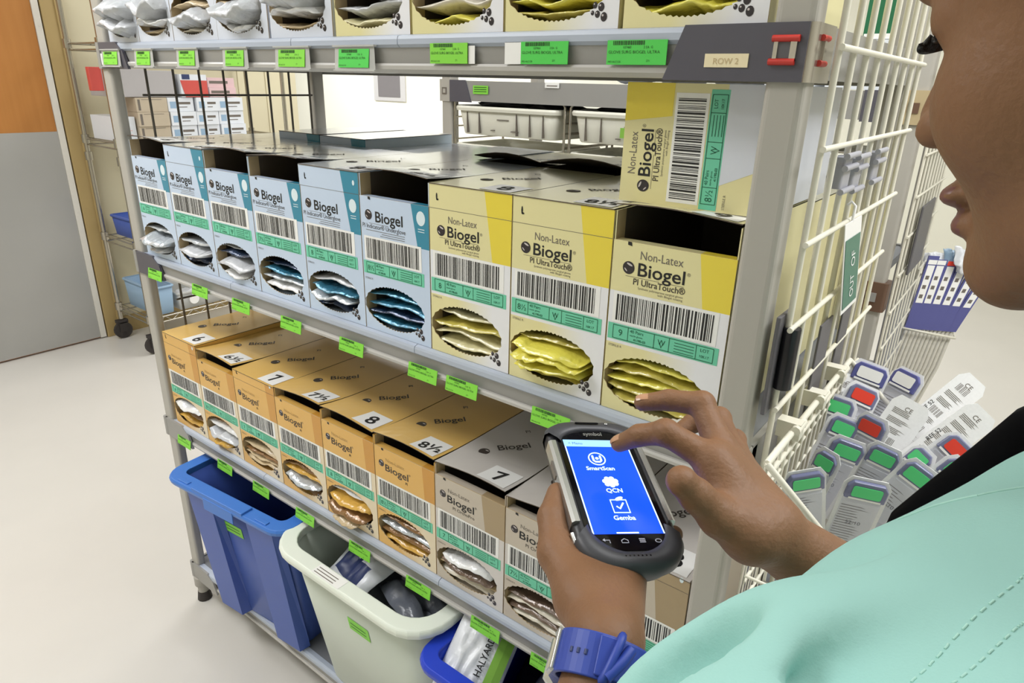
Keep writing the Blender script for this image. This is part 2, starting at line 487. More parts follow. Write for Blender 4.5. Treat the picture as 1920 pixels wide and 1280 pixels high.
# ------------------------------------------------------------------ main shelving unit
unit = empty('shelving_unit', (W / 2, HD / 2, 0), 0, 'grey four-tier shelving unit full of glove cartons with wire end panels', 'shelving unit')
U0 = Vector((-W / 2, -HD / 2, 0))


def ub(mb, name, mats, parent=unit, bevel=0.0, off=True):
    o = mb.build(name, mats, parent, bevel=bevel)
    if off and parent is unit: o.location = U0
    return o


def make_post(x0, x1, y0, y1):
    p = MB().rbox(x0, x1, y0, y1, 0.075, 2.06, 0.007, 0, 4)
    n = 0
    o = ub(p, 'post', ['post'])
    ft = MB()
    cx, cy = (x0 + x1) / 2, (y0 + y1) / 2
    ft.tube([(cx, cy, 0.085), (cx, cy, 0.055), (cx, cy, 0.05), (cx, cy, 0.03)], 0.02, 14, 1, rs=[0.022, 0.022, 0.016, 0.016])
    ft.tube([(cx, cy, 0.03), (cx, cy, 0.001)], 0.019, 14, 0, rs=[0.017, 0.021])
    ft.build('levelling_foot', ['rubber', 'post'], o)
    return o


P_FL = make_post(-0.004, 0.036, -0.002, 0.022)
P_FR = make_post(1.487, 1.527, -0.002, 0.034)
P_BL = make_post(0.0, 0.026, 0.548, 0.586)
P_BR = make_post(1.487, 1.527, 0.57, 0.602)

LBL_A = [(0.033, 0.098), (0.185, 0.242), (0.357, 0.415), (0.520, 0.578), (0.680, 0.751), (0.835, 0.904), (1.026, 1.094), (1.182, 1.252), (1.305, 1.379)]
LBL_B = [0.062, 0.266, 0.429, 0.603, 0.783, 0.963, 1.049, 1.220]
LBL_C = [0.063, 0.259, 0.414, 0.582, 0.765, 0.935, 1.103, 1.237]


def shelf_label(x0, x1, zt, zb, y, parent, colmat, holder=True, lines=True, tilt=0.0, pad=0.01):
    """clear holder with a printed green price ticket"""
    lb = MB(); w = x1 - x0; h = zt - zb
    def P(u, v, d=0.0): return (x0 + u * w, y - d - tilt * (1 - v), zb + v * h)
    lb.add([P(0, 0), P(1, 0), P(1, 1), P(0, 1)], [(0, 1, 2, 3)], 0)
    lb.add([P(0, 0, -0.0008), P(1, 0, -0.0008), P(1, 1, -0.0008), P(0, 1, -0.0008)], [(3, 2, 1, 0)], 0)
    r = random.Random(int(x0 * 1000))
    u = 0.1
    while u < 0.62:
        wd = r.choice((0.012, 0.02, 0.03)); lb.quad(P(u, 0.8, 0.0003), P(u + wd, 0.8, 0.0003), P(u + wd, 0.97, 0.0003), P(u, 0.97, 0.0003), 1)
        u += wd + r.choice((0.008, 0.012))
    up = (P(0, 1)[0] - P(0, 0)[0], P(0, 1)[1] - P(0, 0)[1], P(0, 1)[2] - P(0, 0)[2]); up = Vector(up).normalized()
    lb.text('107460', P(0.28, 0.66, 0.0003), X, up, h * 0.14, 1)
    lb.text('2 EA  G', P(0.62, 0.66, 0.0003), X, up, h * 0.14, 1)
    lb.text('GLOVE SURG BIOGEL ULTRA', P(0.03, 0.46, 0.0003), X, up, h * 0.17, 1, width=w * 0.86)
    lb.text('MO-ALC120', P(0.03, 0.08, 0.0003), X, up, h * 0.12, 1)
    lb.text('271', P(0.68, 0.12, 0.0003), X, up, h * 0.12, 1)
    o = lb.build('shelf_label', [colmat, 'ink_green'], parent); o['label'] = 'bright green shelf label'
    if holder:
        hd = MB()
        hx0, hx1 = x0 - pad, x1 + pad
        hd.add([(hx0, y + 0.0012, zt + 0.004), (hx1, y + 0.0012, zt + 0.004), (hx1 + 0.004, y + 0.0012 - tilt, zb - 0.003), (hx0, y + 0.0012 - tilt, zb - 0.003)], [(3, 2, 1, 0)], 0)
        hd.box(hx0 - 0.003, hx1 + 0.002, y - 0.002, y + 0.004, zt + 0.003, zt + 0.0055, 0)
        hd.box(hx0, hx1 + 0.005, y - 0.002 - tilt, y + 0.002 - tilt, zb - 0.005, zb - 0.003, 0)
        hd.build('label_holder', 'clearholder', parent)
    return o


def make_shelf(z, tier):
    s = MB()
    # deck with ribs and the three plain beams
    s.box(0.0, W, 0.012, HD - 0.01, z - 0.012, z - 0.003, 3)
    s.box(-0.002, W + 0.002, HD - 0.012, HD, z - 0.052, z, 1)
    s.box(-0.004, 0.004, 0.03, HD - 0.03, z - 0.05, z, 1)
    s.box(W - 0.004, W + 0.004, 0.03, HD - 0.03, z - 0.05, z, 1)
    prof_strip = [(0.014, z - 0.001), (0.003, z), (-0.003, z - 0.002), (-0.0045, z - 0.006), (-0.0045, z - 0.013), (0.0, z - 0.017), (0.014, z - 0.017)]
    prof_face = [(0.014, z - 0.017), (0.001, z - 0.017), (0.003, z - 0.038), (0.014, z - 0.038)]
    prof_fl = [(0.02, z - 0.038), (-0.001, z - 0.038), (-0.003, z - 0.041), (-0.002, z - 0.046), (0.006, z - 0.051), (0.05, z - 0.051), (0.05, z - 0.046), (0.02, z - 0.044)]
    joints = [0.0, 0.71, 0.96, W] if tier == 'A' else ([0.0, 0.425, 0.975, W] if tier == 'B' else [0.0, 0.46, 1.02, W])
    for a, b2 in zip(joints[:-1], joints[1:]):
        s.prism([(a + 0.0006, p[0], p[1]) for p in prof_strip], (b2 - a - 0.0012, 0, 0), 0)
    s.prism([(0.002, p[0], p[1]) for p in prof_face], (W - 0.004, 0, 0), 1)
    s.prism([(0.002, p[0], p[1]) for p in prof_fl], (W - 0.004, 0, 0), 2)
    o = ub(s, 'shelf', ['mat_strip', 'beam', 'flange', 'deck'])
    if tier == 'D':
        s2 = None
    # dark corner caps, right and left
    y = -0.0062
    c = MB()
    zt, zb = z + 0.001, z - 0.053
    c.prism([(1.376, y, zb), (1.486, y, zb), (1.486, y, zt), (1.397, y, zt)], (0, 0.006, 0), 0)
    c.box(1.484, 1.524, y - 0.001, 0.0, zb, zt, 0)
    # rounded silver corner and grey return on the side
    cr = []
    for kk in range(7):
        t = PI / 2 * kk / 6
        cr.append((1.519 + 0.0115 * math.sin(t), y + 0.0105 - 0.0115 * math.cos(t)))
    v = [(p[0], p[1], zb) for p in cr] + [(p[0], p[1], zt) for p in cr]
    c.add(v, [(i, i + 1, 8 + i, 7 + i) for i in range(6)], 1, True)
    c.box(1.521, 1.5305, 0.004, 0.064, zb, zt, 1)
    # silver-framed window with two red pins
    if tier == 'A':
        for xx, yy, ux in ((1.493, y - 0.0015, X), ):
            c.box(xx, xx + 0.004, yy - 0.002, yy + 0.001, z - 0.034, z - 0.014, 1)
            c.box(xx + 0.016, xx + 0.022, yy - 0.002, yy + 0.001, z - 0.034, z - 0.014, 1)
            c.box(xx + 0.004, xx + 0.016, yy - 0.0008, yy + 0.001, z - 0.033, z - 0.015, 3)
            c.tube([(xx - 0.002, yy - 0.0015, z - 0.0135), (xx + 0.024, yy - 0.0015, z - 0.0135)], 0.0032, 8, 2)
            c.tube([(xx - 0.003, yy - 0.0015, z - 0.0345), (xx + 0.022, yy - 0.0015, z - 0.0345)], 0.0032, 8, 2)
        c.box(1.5305, 1.533, 0.02, 0.028, z - 0.034, z - 0.012, 1)
        c.tube([(1.532, 0.012, z - 0.012), (1.532, 0.034, z - 0.012)], 0.003, 8, 2)
        c.tube([(1.532, 0.012, z - 0.035), (1.532, 0.034, z - 0.035)], 0.003, 8, 2)
    if tier == 'A': c.build('corner_cap', ['cap', 'cap_chrome', 'red', 'grey_plate'], o)
    else: MB().box(1.484, 1.529, -0.003, 0.05, z - 0.05, z - 0.001).build('corner_bracket', 'post', o, bevel=0.003)
    c2 = MB()
    c2.prism([(0.004, y, zb), (0.132, y, zb), (0.118, y, z - 0.018), (0.089, y, zt), (0.004, y, zt)], (0, 0.006, 0), 0)
    c2.rbox(-0.008, 0.012, y - 0.001, 0.03, zb, zt, 0.006, 1)
    c2.build('corner_cap', ['cap' if tier in 'AB' else 'beam', 'beam'], o)
    if tier == 'A':
        rl = MB(); rl.box(1.423, 1.469, y - 0.0012, y, 1.5095, 1.5225, 0)
        rl.text('ROW 2', (1.446, y - 0.0016, 1.5125), X, Z, 0.0085, 1, 'C')
        ro = rl.build('row_label', ['ivory', mat('row_ink', (206, 184, 142), 0.5, noise_amt=0.02)], o); ro['label'] = 'ivory tag reading ROW 2'
        for i, (a, b3) in enumerate(LBL_A):
            cm = 'label_green2' if i in (5, 7, 8) else 'label_green'
            hi = i in (6, 7, 8)
            shelf_label(a, b3, z - (0.0125 if hi else 0.0185), z - (0.038 if hi else 0.0445), -0.0085 if not hi else -0.0065, o, cm, holder=not hi, tilt=0.003 if not hi else 0.0)
        for (wa, wb, wc, wd, wy) in ((1.094, 1.105, 0.038, 0.016, -0.0045), (1.155, 1.182, 0.038, 0.0125, -0.0045), (0.016, 0.024, 0.045, 0.022, -0.0082)):
            MB().box(wa, wb, wy, wy + 0.0005, z - wc, z - wd).build('label_backing', 'white_paper', o)
    if tier in ('B', 'C'):
        for i, a in enumerate(LBL_B if tier == 'B' else LBL_C):
            shelf_label(a, a + 0.066, z - 0.031, z - 0.0555, -0.0065, o, 'label_green', holder=False, tilt=0.004)
    return o


for zz, t in ((ZA, 'A'), (ZB, 'B'), (ZC, 'C'), (ZD, 'D')):
    make_shelf(zz, t)


def wire_panel(x, ys, zs, z0, z1, matname, r=0.0028, hx=0.005, out=1):
    g = MB()
    for yy in ys: g.tube([(x, yy, z0), (x, yy, z1)], r, 8)
    for zz in zs: g.tube([(x + out * hx, ys[0] - 0.012, zz), (x + out * hx, ys[-1] + 0.012, zz)], r * 0.9, 8)
    return g


ysR = [0.026 + 0.0613 * i for i in range(9)]
zsR = [1.24 - 0.0985 * i for i in range(9)][::-1] + [1.336, 1.434, 1.529] + [1.63, 1.73, 1.83, 1.93]
pR = ub(wire_panel(1.5452, ysR, zsR, 0.42, 1.96, 'grid_white', r=0.0036), 'wire_end_panel', ['grid_white'])
ysL = [0.078 + 0.0645 * i for i in range(8)]
zsL = [1.441 - 0.1 * i for i in range(-5, 11)]
pL = ub(wire_panel(-0.012 + 0.042, ysL, zsL, 0.36, 1.96, 'grid_shaded', r=0.003, out=-1), 'wire_end_panel', ['grid_shaded'])
pR['label'] = 'white coated wire end panel'
pL['label'] = 'wire end panel coloured dark for backlit shade'
# panel clips
for (yy, zz) in ((0.13, 1.405), (0.19, 1.40), (0.30, 1.40)):
    q = MB().rbox(1.538, 1.553, yy - 0.02, yy + 0.02, zz - 0.02, zz + 0.015, 0.004)
    for dz in (0.017, 0.004, -0.022): q.tube([(1.556, yy - 0.03, zz + dz), (1.556, yy + 0.026, zz + dz)], 0.0035, 8)
    ub(q, 'panel_clip', [mat('clip_grey', (168, 168, 176), 0.35, noise_amt=0.02)])
q = MB().rbox(1.536, 1.541, 0.005, 0.055, 1.135, 1.255, 0.002, 0)
q.tube([(1.549, 0.028, 1.165), (1.549, 0.028, 1.24)], 0.0095, 10, 1, rs=[0.0105, 0.0105])
ub(q, 'panel_bracket', ['grey_plate', 'black_clip'], bevel=0.001)
for (ya, yb, za, zb2) in ((0.165, 0.225, 1.07, 1.205), (0.29, 0.345, 1.06, 1.225), (0.0, 0.05, 0.62, 0.72)):
    q = MB().box(1.5495, 1.5525, ya, yb, za, zb2)
    ub(q, 'panel_plate', ['grey_plate'], bevel=0.001)


# ------------------------------------------------------------------ glove cartons
def barcode(mb, x0, x1, z0, z1, y, mi, seed, horizontal=True):
    r = random.Random(seed); x = x0
    while x < x1 - 0.0012:
        w = r.choice((0.0007, 0.0009, 0.0013, 0.0019, 0.0026)); w = min(w, x1 - x)
        mb.quad((x, y, z0), (x + w, y, z0), (x + w, y, z1), (x, y, z1), mi)
        x += w + r.choice((0.0009, 0.0012, 0.0017, 0.0022))


def droplets(mb, x, z, y, mi, mh, s=1.0):
    for dx, dz, rx in ((0.0, 0.0, 0.0042), (-0.0085, 0.003, 0.0033), (-0.015, 0.0045, 0.0022), (-0.004, 0.0105, 0.0040), (-0.012, 0.0125, 0.0030)):
        mb.disc((x + dx * s, y, z + dz * s), X, Z, rx * s, mi, 12, rx * 1.2 * s)
        mb.disc((x + (dx - rx * 0.35) * s, y - 0.0002, z + (dz + rx * 0.4) * s), X, Z, rx * 0.3 * s, mh, 8)


def sphere_logo(mb, x, z, y, r, mi, mh):
    mb.disc((x, y, z), X, Z, r, mi, 20)
    mb.disc((x + r * 0.15, y - 0.0002, z + r * 0.52), (0.9, 0, -0.35), (0.35, 0, 0.9), r * 0.55, mh, 12, r * 0.16)
    mb.disc((x - r * 0.45, y - 0.0002, z - r * 0.35), (0.7, 0, -0.7), (0.7, 0, 0.7), r * 0.35, mh, 10, r * 0.1)


OVAL_X, OVAL_A, OVAL_B = 0.072, 0.0715, 0.037


def front_panel(sty, h, oval=True, seed=0, zc=0.047):
    mb = MB(); w = BW; t = 0.0014
    if not oval:
        mb.box(0, w, 0, t, 0, h)
        return mb
    N = 72; ip = []; op = []
    cs = [math.atan2(h - zc, w - OVAL_X), math.atan2(h - zc, -OVAL_X), math.atan2(-zc, -OVAL_X), math.atan2(-zc, w - OVAL_X)]
    angs = sorted([2 * PI * i / N - PI for i in range(N)] + cs)
    for i, a in enumerate(angs):
        ca, sa = math.cos(a), math.sin(a)
        ra = 1 / math.sqrt((ca / OVAL_A) ** 2 + (sa / OVAL_B) ** 2)
        tooth = (0.0011 if i % 2 else -0.0008)
        ra += tooth
        ip.append((OVAL_X + ca * ra, zc + sa * ra))
        d = 1e9
        if ca > 1e-9: d = min(d, (w - OVAL_X) / ca)
        if ca < -1e-9: d = min(d, -OVAL_X / ca)
        if sa > 1e-9: d = min(d, (h - zc) / sa)
        if sa < -1e-9: d = min(d, -zc / sa)
        op.append((OVAL_X + ca * d, zc + sa * d))
    n = len(angs)
    v = [(p[0], 0, p[1]) for p in op] + [(p[0], 0, p[1]) for p in ip] + [(p[0], t, p[1]) for p in op] + [(p[0], t, p[1]) for p in ip]
    f = []; f2 = []
    for i in range(n):
        j = (i + 1) % n
        f.append((i, j, n + j, n + i)); f2.append((2 * n + j, 2 * n + i, 3 * n + i, 3 * n + j)); f2.append((n + i, n + j, 3 * n + j, 3 * n + i))
        f2.append((j, i, 2 * n + i, 2 * n + j))
    mb.add(v, f, 0); mb.add(v, f2, 1)
    return mb


def print_front(mb, style, dz, seed, size, zoff=0.0):
    """the artwork printed on a carton front; material slots: 2 ink 3 grey ink 4 white 5 mint 6 mint line 7 sphere 8 sphere highlight 9 charcoal 10 pale"""
    y = -0.0003
    ink_bar = 2
    z = lambda v: v + dz
    if style != 'plain':
        xr = 0.134 if style == 'blue' else 0.14
        # bar code on white
        mb.quad((0.006, y, z(0.124)), (xr + 0.006, y, z(0.124)), (xr + 0.006, y, z(0.1655)), (0.006, y, z(0.1655)), 4)
        barcode(mb, 0.011, xr, z(0.1275), z(0.162), y - 0.0003, 2, seed)
        # mint information band
        mb.quad((0.0015, y, z(0.1005)), (xr + 0.011, y, z(0.1005)), (xr + 0.011, y, z(0.1225)), (0.0015, y, z(0.1225)), 5)
        yb = y - 0.0003
        x0, x1 = 0.009, xr + 0.005
        for zz in (0.1025, 0.1205):
            mb.quad((x0, yb, z(zz - 0.0004)), (x1, yb, z(zz - 0.0004)), (x1, yb, z(zz + 0.0004)), (x0, yb, z(zz + 0.0004)), 6)
        for fr in (0.0, 0.16, 0.43, 0.58, 0.84, 1.0):
            xx = x0 + (x1 - x0) * fr
            mb.quad((xx - 0.0004, yb, z(0.1025)), (xx + 0.0004, yb, z(0.1025)), (xx + 0.0004, yb, z(0.1205)), (xx - 0.0004, yb, z(0.1205)), 6)
        if size: mb.text(size, (x0 + (x1 - x0) * 0.08, yb, z(0.107)), X, Z, 0.0125, 6, 'C')
        mb.text('40 Pairs', (x0 + (x1 - x0) * 0.18, yb, z(0.1145)), X, Z, 0.006, 6)
        mb.text('sterile gloves', (x0 + (x1 - x0) * 0.18, yb, z(0.110)), X, Z, 0.0035, 6)
        mb.text('41190-03', (x0 + (x1 - x0) * 0.22, yb, z(0.1045)), X, Z, 0.0045, 6, weight=0.02)
        cx = x0 + (x1 - x0) * 0.505
        mb.text('W', (cx, yb, z(0.1085)), X, Z, 0.010, 6, 'C'); mb.text('V', (cx, yb, z(0.1045)), X, Z, 0.009, 6, 'C')
        for kk in range(4):
            a = x0 + (x1 - x0) * 0.63; mb.quad((a, yb, z(0.1045 + kk * 0.0038)), (a + 0.026, yb, z(0.1045 + kk * 0.0038)), (a + 0.026, yb, z(0.1053 + kk * 0.0038)), (a, yb, z(0.1053 + kk * 0.0038)), 6)
        mb.text('LOT', (x0 + (x1 - x0) * 0.92, yb, z(0.1135)), X, Z, 0.006, 6, 'C'); mb.text('10K17', (x0 + (x1 - x0) * 0.92, yb, z(0.106)), X, Z, 0.0048, 6, 'C')
        mb.text('STERILE R', (0.004, yb, z(0.0905)), X, Z, 0.0045, 3)
    # small print
    def small(xa, xb, zz):
        mb.quad((xa, y, z(zz)), (xb, y, z(zz)), (xb, y, z(zz) + 0.0008), (xa, y, z(zz) + 0.0008), 3)
    droplets(mb, 0.139, z(0.0125) - dz, y, 7, 8)
    if style == 'yellow':
        sphere_logo(mb, 0.0235, z(0.1985), y, 0.0082, 7, 8)
        mb.text('Non-Latex', (0.0385, y, z(0.2115)), X, Z, 0.0150, 3, width=0.056)
        mb.text('Biogel', (0.0365, y, z(0.1905)), X, Z, 0.0235, 2, width=0.062, weight=0.012)
        mb.text('®', (0.1005, y, z(0.2015)), X, Z, 0.006, 3)
        mb.quad((0.02, y, z(0.1875)), (0.066, y, z(0.1875)), (0.066, y, z(0.188)), (0.02, y, z(0.188)), 3)
        mb.quad((0.081, y, z(0.1875)), (0.098, y, z(0.1875)), (0.098, y, z(0.188)), (0.081, y, z(0.188)), 3)
        mb.text('PI UltraTouch®', (0.0315, y, z(0.1785)), X, Z, 0.0112, 9, width=0.069, weight=0.012)
        mb.text('Synthetic polyisoprene surgical gloves', (0.0985, y, z(0.1735)), X, Z, 0.004, 3, 'R', width=0.06)
        mb.text('with Biogel coating', (0.0985, y, z(0.1697)), X, Z, 0.004, 3, 'R', width=0.033)
    elif style in ('blue', 'white'):
        sphere_logo(mb, 0.0195, z(0.2015), y, 0.0085, 7, 8)
        mb.text('Biogel', (0.036, y, z(0.1915)), X, Z, 0.0245, 2, width=0.064, weight=0.014)
        mb.quad((0.02, y, z(0.1875)), (0.066, y, z(0.1875)), (0.066, y, z(0.188)), (0.02, y, z(0.188)), 3)
        mb.text('PI Indicator® Underglove', (0.004, y, z(0.1795)), X, Z, 0.0105, 9, width=0.102)
        small(0.012, 0.104, 0.1755); small(0.05, 0.104, 0.172); small(0.046, 0.104, 0.1685)
        if style == 'blue':
            mb.disc((0.1405, y, z(0.2105)), X, Z, 0.0095, 10, 18, 0.0115)
            for kk in range(2):
                mb.quad((0.134, y, z(0.193 - kk * 0.004)), (0.148, y, z(0.193 - kk * 0.004)), (0.148, y, z(0.1942 - kk * 0.004)), (0.134, y, z(0.1942 - kk * 0.004)), 10)
    else:
        sphere_logo(mb, 0.0185, z(0.2005), y, 0.0072, 7, 8)
        mb.text('Non-Latex', (0.031, y, z(0.208)), X, Z, 0.011, 3 if style == 'taupe' else 11, width=0.05)
        mb.text('Biogel', (0.029, y, z(0.188)), X, Z, 0.0205, 2 if style == 'taupe' else 9, width=0.062, weight=0.012)
        mb.text('®', (0.0925, y, z(0.2)), X, Z, 0.006, 3)
        if style == 'orange': mb.text('PI', (0.083, y, z(0.178)), X, Z, 0.008, 9, weight=0.01)
        else: mb.text('PI OrthoPro', (0.042, y, z(0.1765)), X, Z, 0.009, 9, width=0.05)
    return mb


FRONT_MATS = lambda st: [STY[st]['front'], 'inner_card', 'ink', 'ink_grey', 'white_paper', 'mint', 'mint_line', 'sphere_dark', 'sphere_hi', 'ink_dark', 'pale', 'tan_ink']
M['tan_ink'] = mat('tan_ink', (186, 150, 92), 0.5, noise_amt=0.02)


def glove_carton(style, loc, label, group, opened=True, size='', sticker=None, seed=0, lift=0.006, h=None, oval=True, printed=True, cat='carton', name='glove_carton'):
    st = STY[style]; h = h or st['h']; fh = st['fh'] + (h - st['h']) * 0.5
    root = empty(name, loc, 0, label, cat, group)
    w, dp, t = BW, BD, 0.0014
    b = MB()
    b.box(0, t, t, dp, 0, h - t, 0).box(w - t, w, t, dp, 0, h - t, 0).box(t, w - t, dp - t, dp, 0, h - t, 0).box(t, w - t, t, dp - t, 0, t, 0)
    # inner faces in the shade-darkened colour, bare board only in the front strips
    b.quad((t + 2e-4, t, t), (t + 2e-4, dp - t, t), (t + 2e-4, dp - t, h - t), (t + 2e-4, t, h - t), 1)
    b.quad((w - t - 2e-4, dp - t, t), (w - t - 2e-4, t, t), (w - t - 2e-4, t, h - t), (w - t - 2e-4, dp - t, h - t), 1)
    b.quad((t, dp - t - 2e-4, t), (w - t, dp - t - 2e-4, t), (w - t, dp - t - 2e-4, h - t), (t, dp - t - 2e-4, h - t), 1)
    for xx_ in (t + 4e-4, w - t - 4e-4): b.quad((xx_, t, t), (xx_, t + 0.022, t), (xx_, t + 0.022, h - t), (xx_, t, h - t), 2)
    b.build('carton_body', [st['side'], 'inner_shade', 'inner_card'], root)
    # lid panel, slightly bowed at its free front edge when torn open
    l = MB(); ny = 10; vt = []; lf = lift if opened else 0.0
    for i in range(ny + 1):
        yy = -0.001 + (dp + 0.001) * i / ny
        k2 = max(0.0, 1 - yy / 0.12)
        for j in range(7):
            u = j / 6.0
            zz = h - t + lf * k2 * k2 * (0.55 + 0.45 * math.cos((u - 0.35 - 0.13 * (seed % 4)) * PI)) - 0.0
            vt.append((u * w, yy, zz))
    n = len(vt)
    vt2 = [(p[0], p[1], p[2] + t) for p in vt]
    ft, fb = [], []
    for i in range(ny):
        for j in range(6):
            a = i * 7 + j
            ft.append((n + a, n + a + 1, n + a + 8, n + a + 7)); fb.append((a + 7, a + 8, a + 1, a))
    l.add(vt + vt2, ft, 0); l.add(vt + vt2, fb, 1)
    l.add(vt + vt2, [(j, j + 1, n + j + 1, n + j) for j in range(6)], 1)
    top = h + 0.0005 + (lf * 0.9 if opened else 0)
    # lid print: logo + maker's name reading along the depth
    zt = h + 0.0006
    if printed:
        l.disc((0.042, 0.085, zt + lf * 0.05), X, Y, 0.0105, 2, 20); l.disc((0.045, 0.090, zt + 0.0002 + lf * 0.05), X, Y, 0.004, 3, 10, 0.0015)
        l.text('Biogel', (0.060, 0.105, zt), (0.64, 0.77, 0), (-0.77, 0.64, 0), 0.026, 2, weight=0.01)
        l.text('PI', (0.06, 0.19, zt), (0.64, 0.77, 0), (-0.77, 0.64, 0), 0.014, 2)
    lo = l.build('lid', [st['top'], 'inner_shade', 'ink_dark', 'sphere_hi'], root)
    if sticker:
        s = MB()
        def zs(x_, y_):
            k2 = max(0.0, 1 - y_ / 0.12)
            return h + lf * k2 * k2 * (0.55 + 0.45 * math.cos((x_ / w - 0.35 - 0.13 * (seed % 4)) * PI)) + 0.0007
        x0, x1, y0, y1 = 0.092, 0.150, 0.004, 0.060
        ny2 = 6
        vv = []
        for i in range(ny2 + 1):
            yy = y0 + (y1 - y0) * i / ny2
            for j in range(7): vv.append((x0 + (x1 - x0) * j / 6, yy, zs(x0 + (x1 - x0) * j / 6, yy)))
        s.add(vv, [(i * 7 + j, i * 7 + j + 1, i * 7 + j + 8, i * 7 + j + 7) for i in range(ny2) for j in range(6)], 0)
        vs, fs, tx0, tx1 = text_geo(sticker, 0.016)
        sz = 0.046 if len(sticker) == 1 else 0.036
        ux = Vector((0.97, 0.24, 0)); uy = Vector((-0.24, 0.97, 0))
        o = Vector(((x0 + x1) / 2 + 0.005, 0.0155, 0))
        pts = []
        for p in vs:
            q = o + ux * ((p[0] - (tx0 + tx1) / 2) * sz) + uy * (p[1] * sz)
            pts.append((q.x, q.y, zs(q.x, q.y) + 0.0005))
        s.add(pts, fs, 1)
        so = s.build('size_sticker', ['white_paper', 'ink'], root); so['label'] = 'white sticker reading %s' % sticker
    # front
    ph = fh if opened else h - t
    f = front_panel(st, ph, oval, seed)
    if printed: print_front(f, style, st['dz'], seed, size)
    if opened:
        f.box(0.002, w - 0.002, t, 0.016, ph - 0.0012, ph, 0)       # folded-in top edge
        f.quad((0.02, -0.0004, ph - 0.004), (0.026, -0.0004, ph - 0.005), (0.025, -0.0004, ph), (0.02, -0.0004, ph), 2)
    else:
        zf = fh
        f.quad((0, -0.0003, zf - 0.0003), (w, -0.0003, zf - 0.0003), (w, -0.0003, zf + 0.0003), (0, -0.0003, zf + 0.0003), 3)
        f.disc((0.0155, -0.0004, zf + 0.018), X, Z, 0.0014, 2, 8, 0.0055); f.disc((0.017, -0.0004, zf + 0.0135), X, Z, 0.0025, 2, 8, 0.0015)
        if style in ('blue', 'taupe', 'orange'):
            f.disc((w - 0.012, -0.0004, zf + 0.018), X, Z, 0.003, 10, 10, 0.0045)
    fm = FRONT_MATS(style)
    f.build('front_panel', fm, root)
    return root


def pouch(rx, dp, th, seed, wave=0.004, y0=0.0, nx=26, ny=14, prints=None, bow=0.010):
    """soft sealed pouch centred on x = 0, from y0 back to y0 + dp"""
    mb = MB(); r = random.Random(seed); top = []; bot = []
    o = Vector((r.uniform(0, 50), r.uniform(0, 50), r.uniform(0, 50)))
    f1, f2, p1 = r.uniform(1.5, 3.2), r.uniform(1.0, 2.5), r.uniform(0, 6)
    for j in range(ny + 1):
        v = j / ny
        for i in range(nx + 1):
            u = i / nx * 2 - 1
            edge = (1 - abs(u) ** 6) * min(1.0, max(0.02, (v - 0.02) * 6)) ** 0.6 * min(1.0, (1 - v) * 5) ** 0.7
            xx = u * rx * (1 - bow * 10 * max(0, 0.25 - v) * 4 * (u * u))
            yy = y0 + dp * v + 0.003 * noise.noise(o + Vector((u * 4, v * 2, 0))) + bow * u * u * (1 - v)
            wv = wave * (noise.noise(o + Vector((u * 1.6, v * 1.5, 3))) * 1.6 + 0.5 * math.sin(u * f1 * 2 + p1) * (1 - v * 0.5) + 0.55 * noise.noise(o + Vector((u * 5.5, v * 2, 6))) + 0.25 * noise.noise(o + Vector((u * 13, v * 4, 1))))
            ripple = 0.25 * th * noise.noise(o + Vector((u * 7, v * 6, 9)))
            top.append((xx, yy, wv + th * 0.5 * edge + ripple * edge)); bot.append((xx, yy, wv - th * 0.5 * edge + ripple * 0.6 * edge - 0.0004))
    n = len(top); f = []; g = []
    for j in range(ny):
        for i in range(nx):
            a = j * (nx + 1) + i
            f.append((a, a + 1, a + nx + 2, a + nx + 1)); g.append((n + a + nx + 1, n + a + nx + 2, n + a + 1, n + a))
    ed = [i for i in range(nx + 1)] + [j * (nx + 1) + nx for j in range(1, ny + 1)] + [ny * (nx + 1) + i for i in range(nx - 1, -1, -1)] + [j * (nx + 1) for j in range(ny - 1, 0, -1)]
    h = [(ed[(k + 1) % len(ed)], ed[k], n + ed[k], n + ed[(k + 1) % len(ed)]) for k in range(len(ed))]
    if prints:
        vv = top + bot
        fa = []; fp = []
        for q in f:
            cx = sum(vv[i][0] for i in q) / 4 / rx; cy = (sum(vv[i][1] for i in q) / 4 - y0) / dp
            hit = any(a <= cx <= b and c <= cy <= d for a, b, c, d in prints)
            (fp if hit else fa).append(q)
        mb.add(vv, fa + g + h, 0, True); mb.add(vv, fp, 1, True)
    else:
        mb.add(top + bot, f + g + h, 0, True)
    return mb


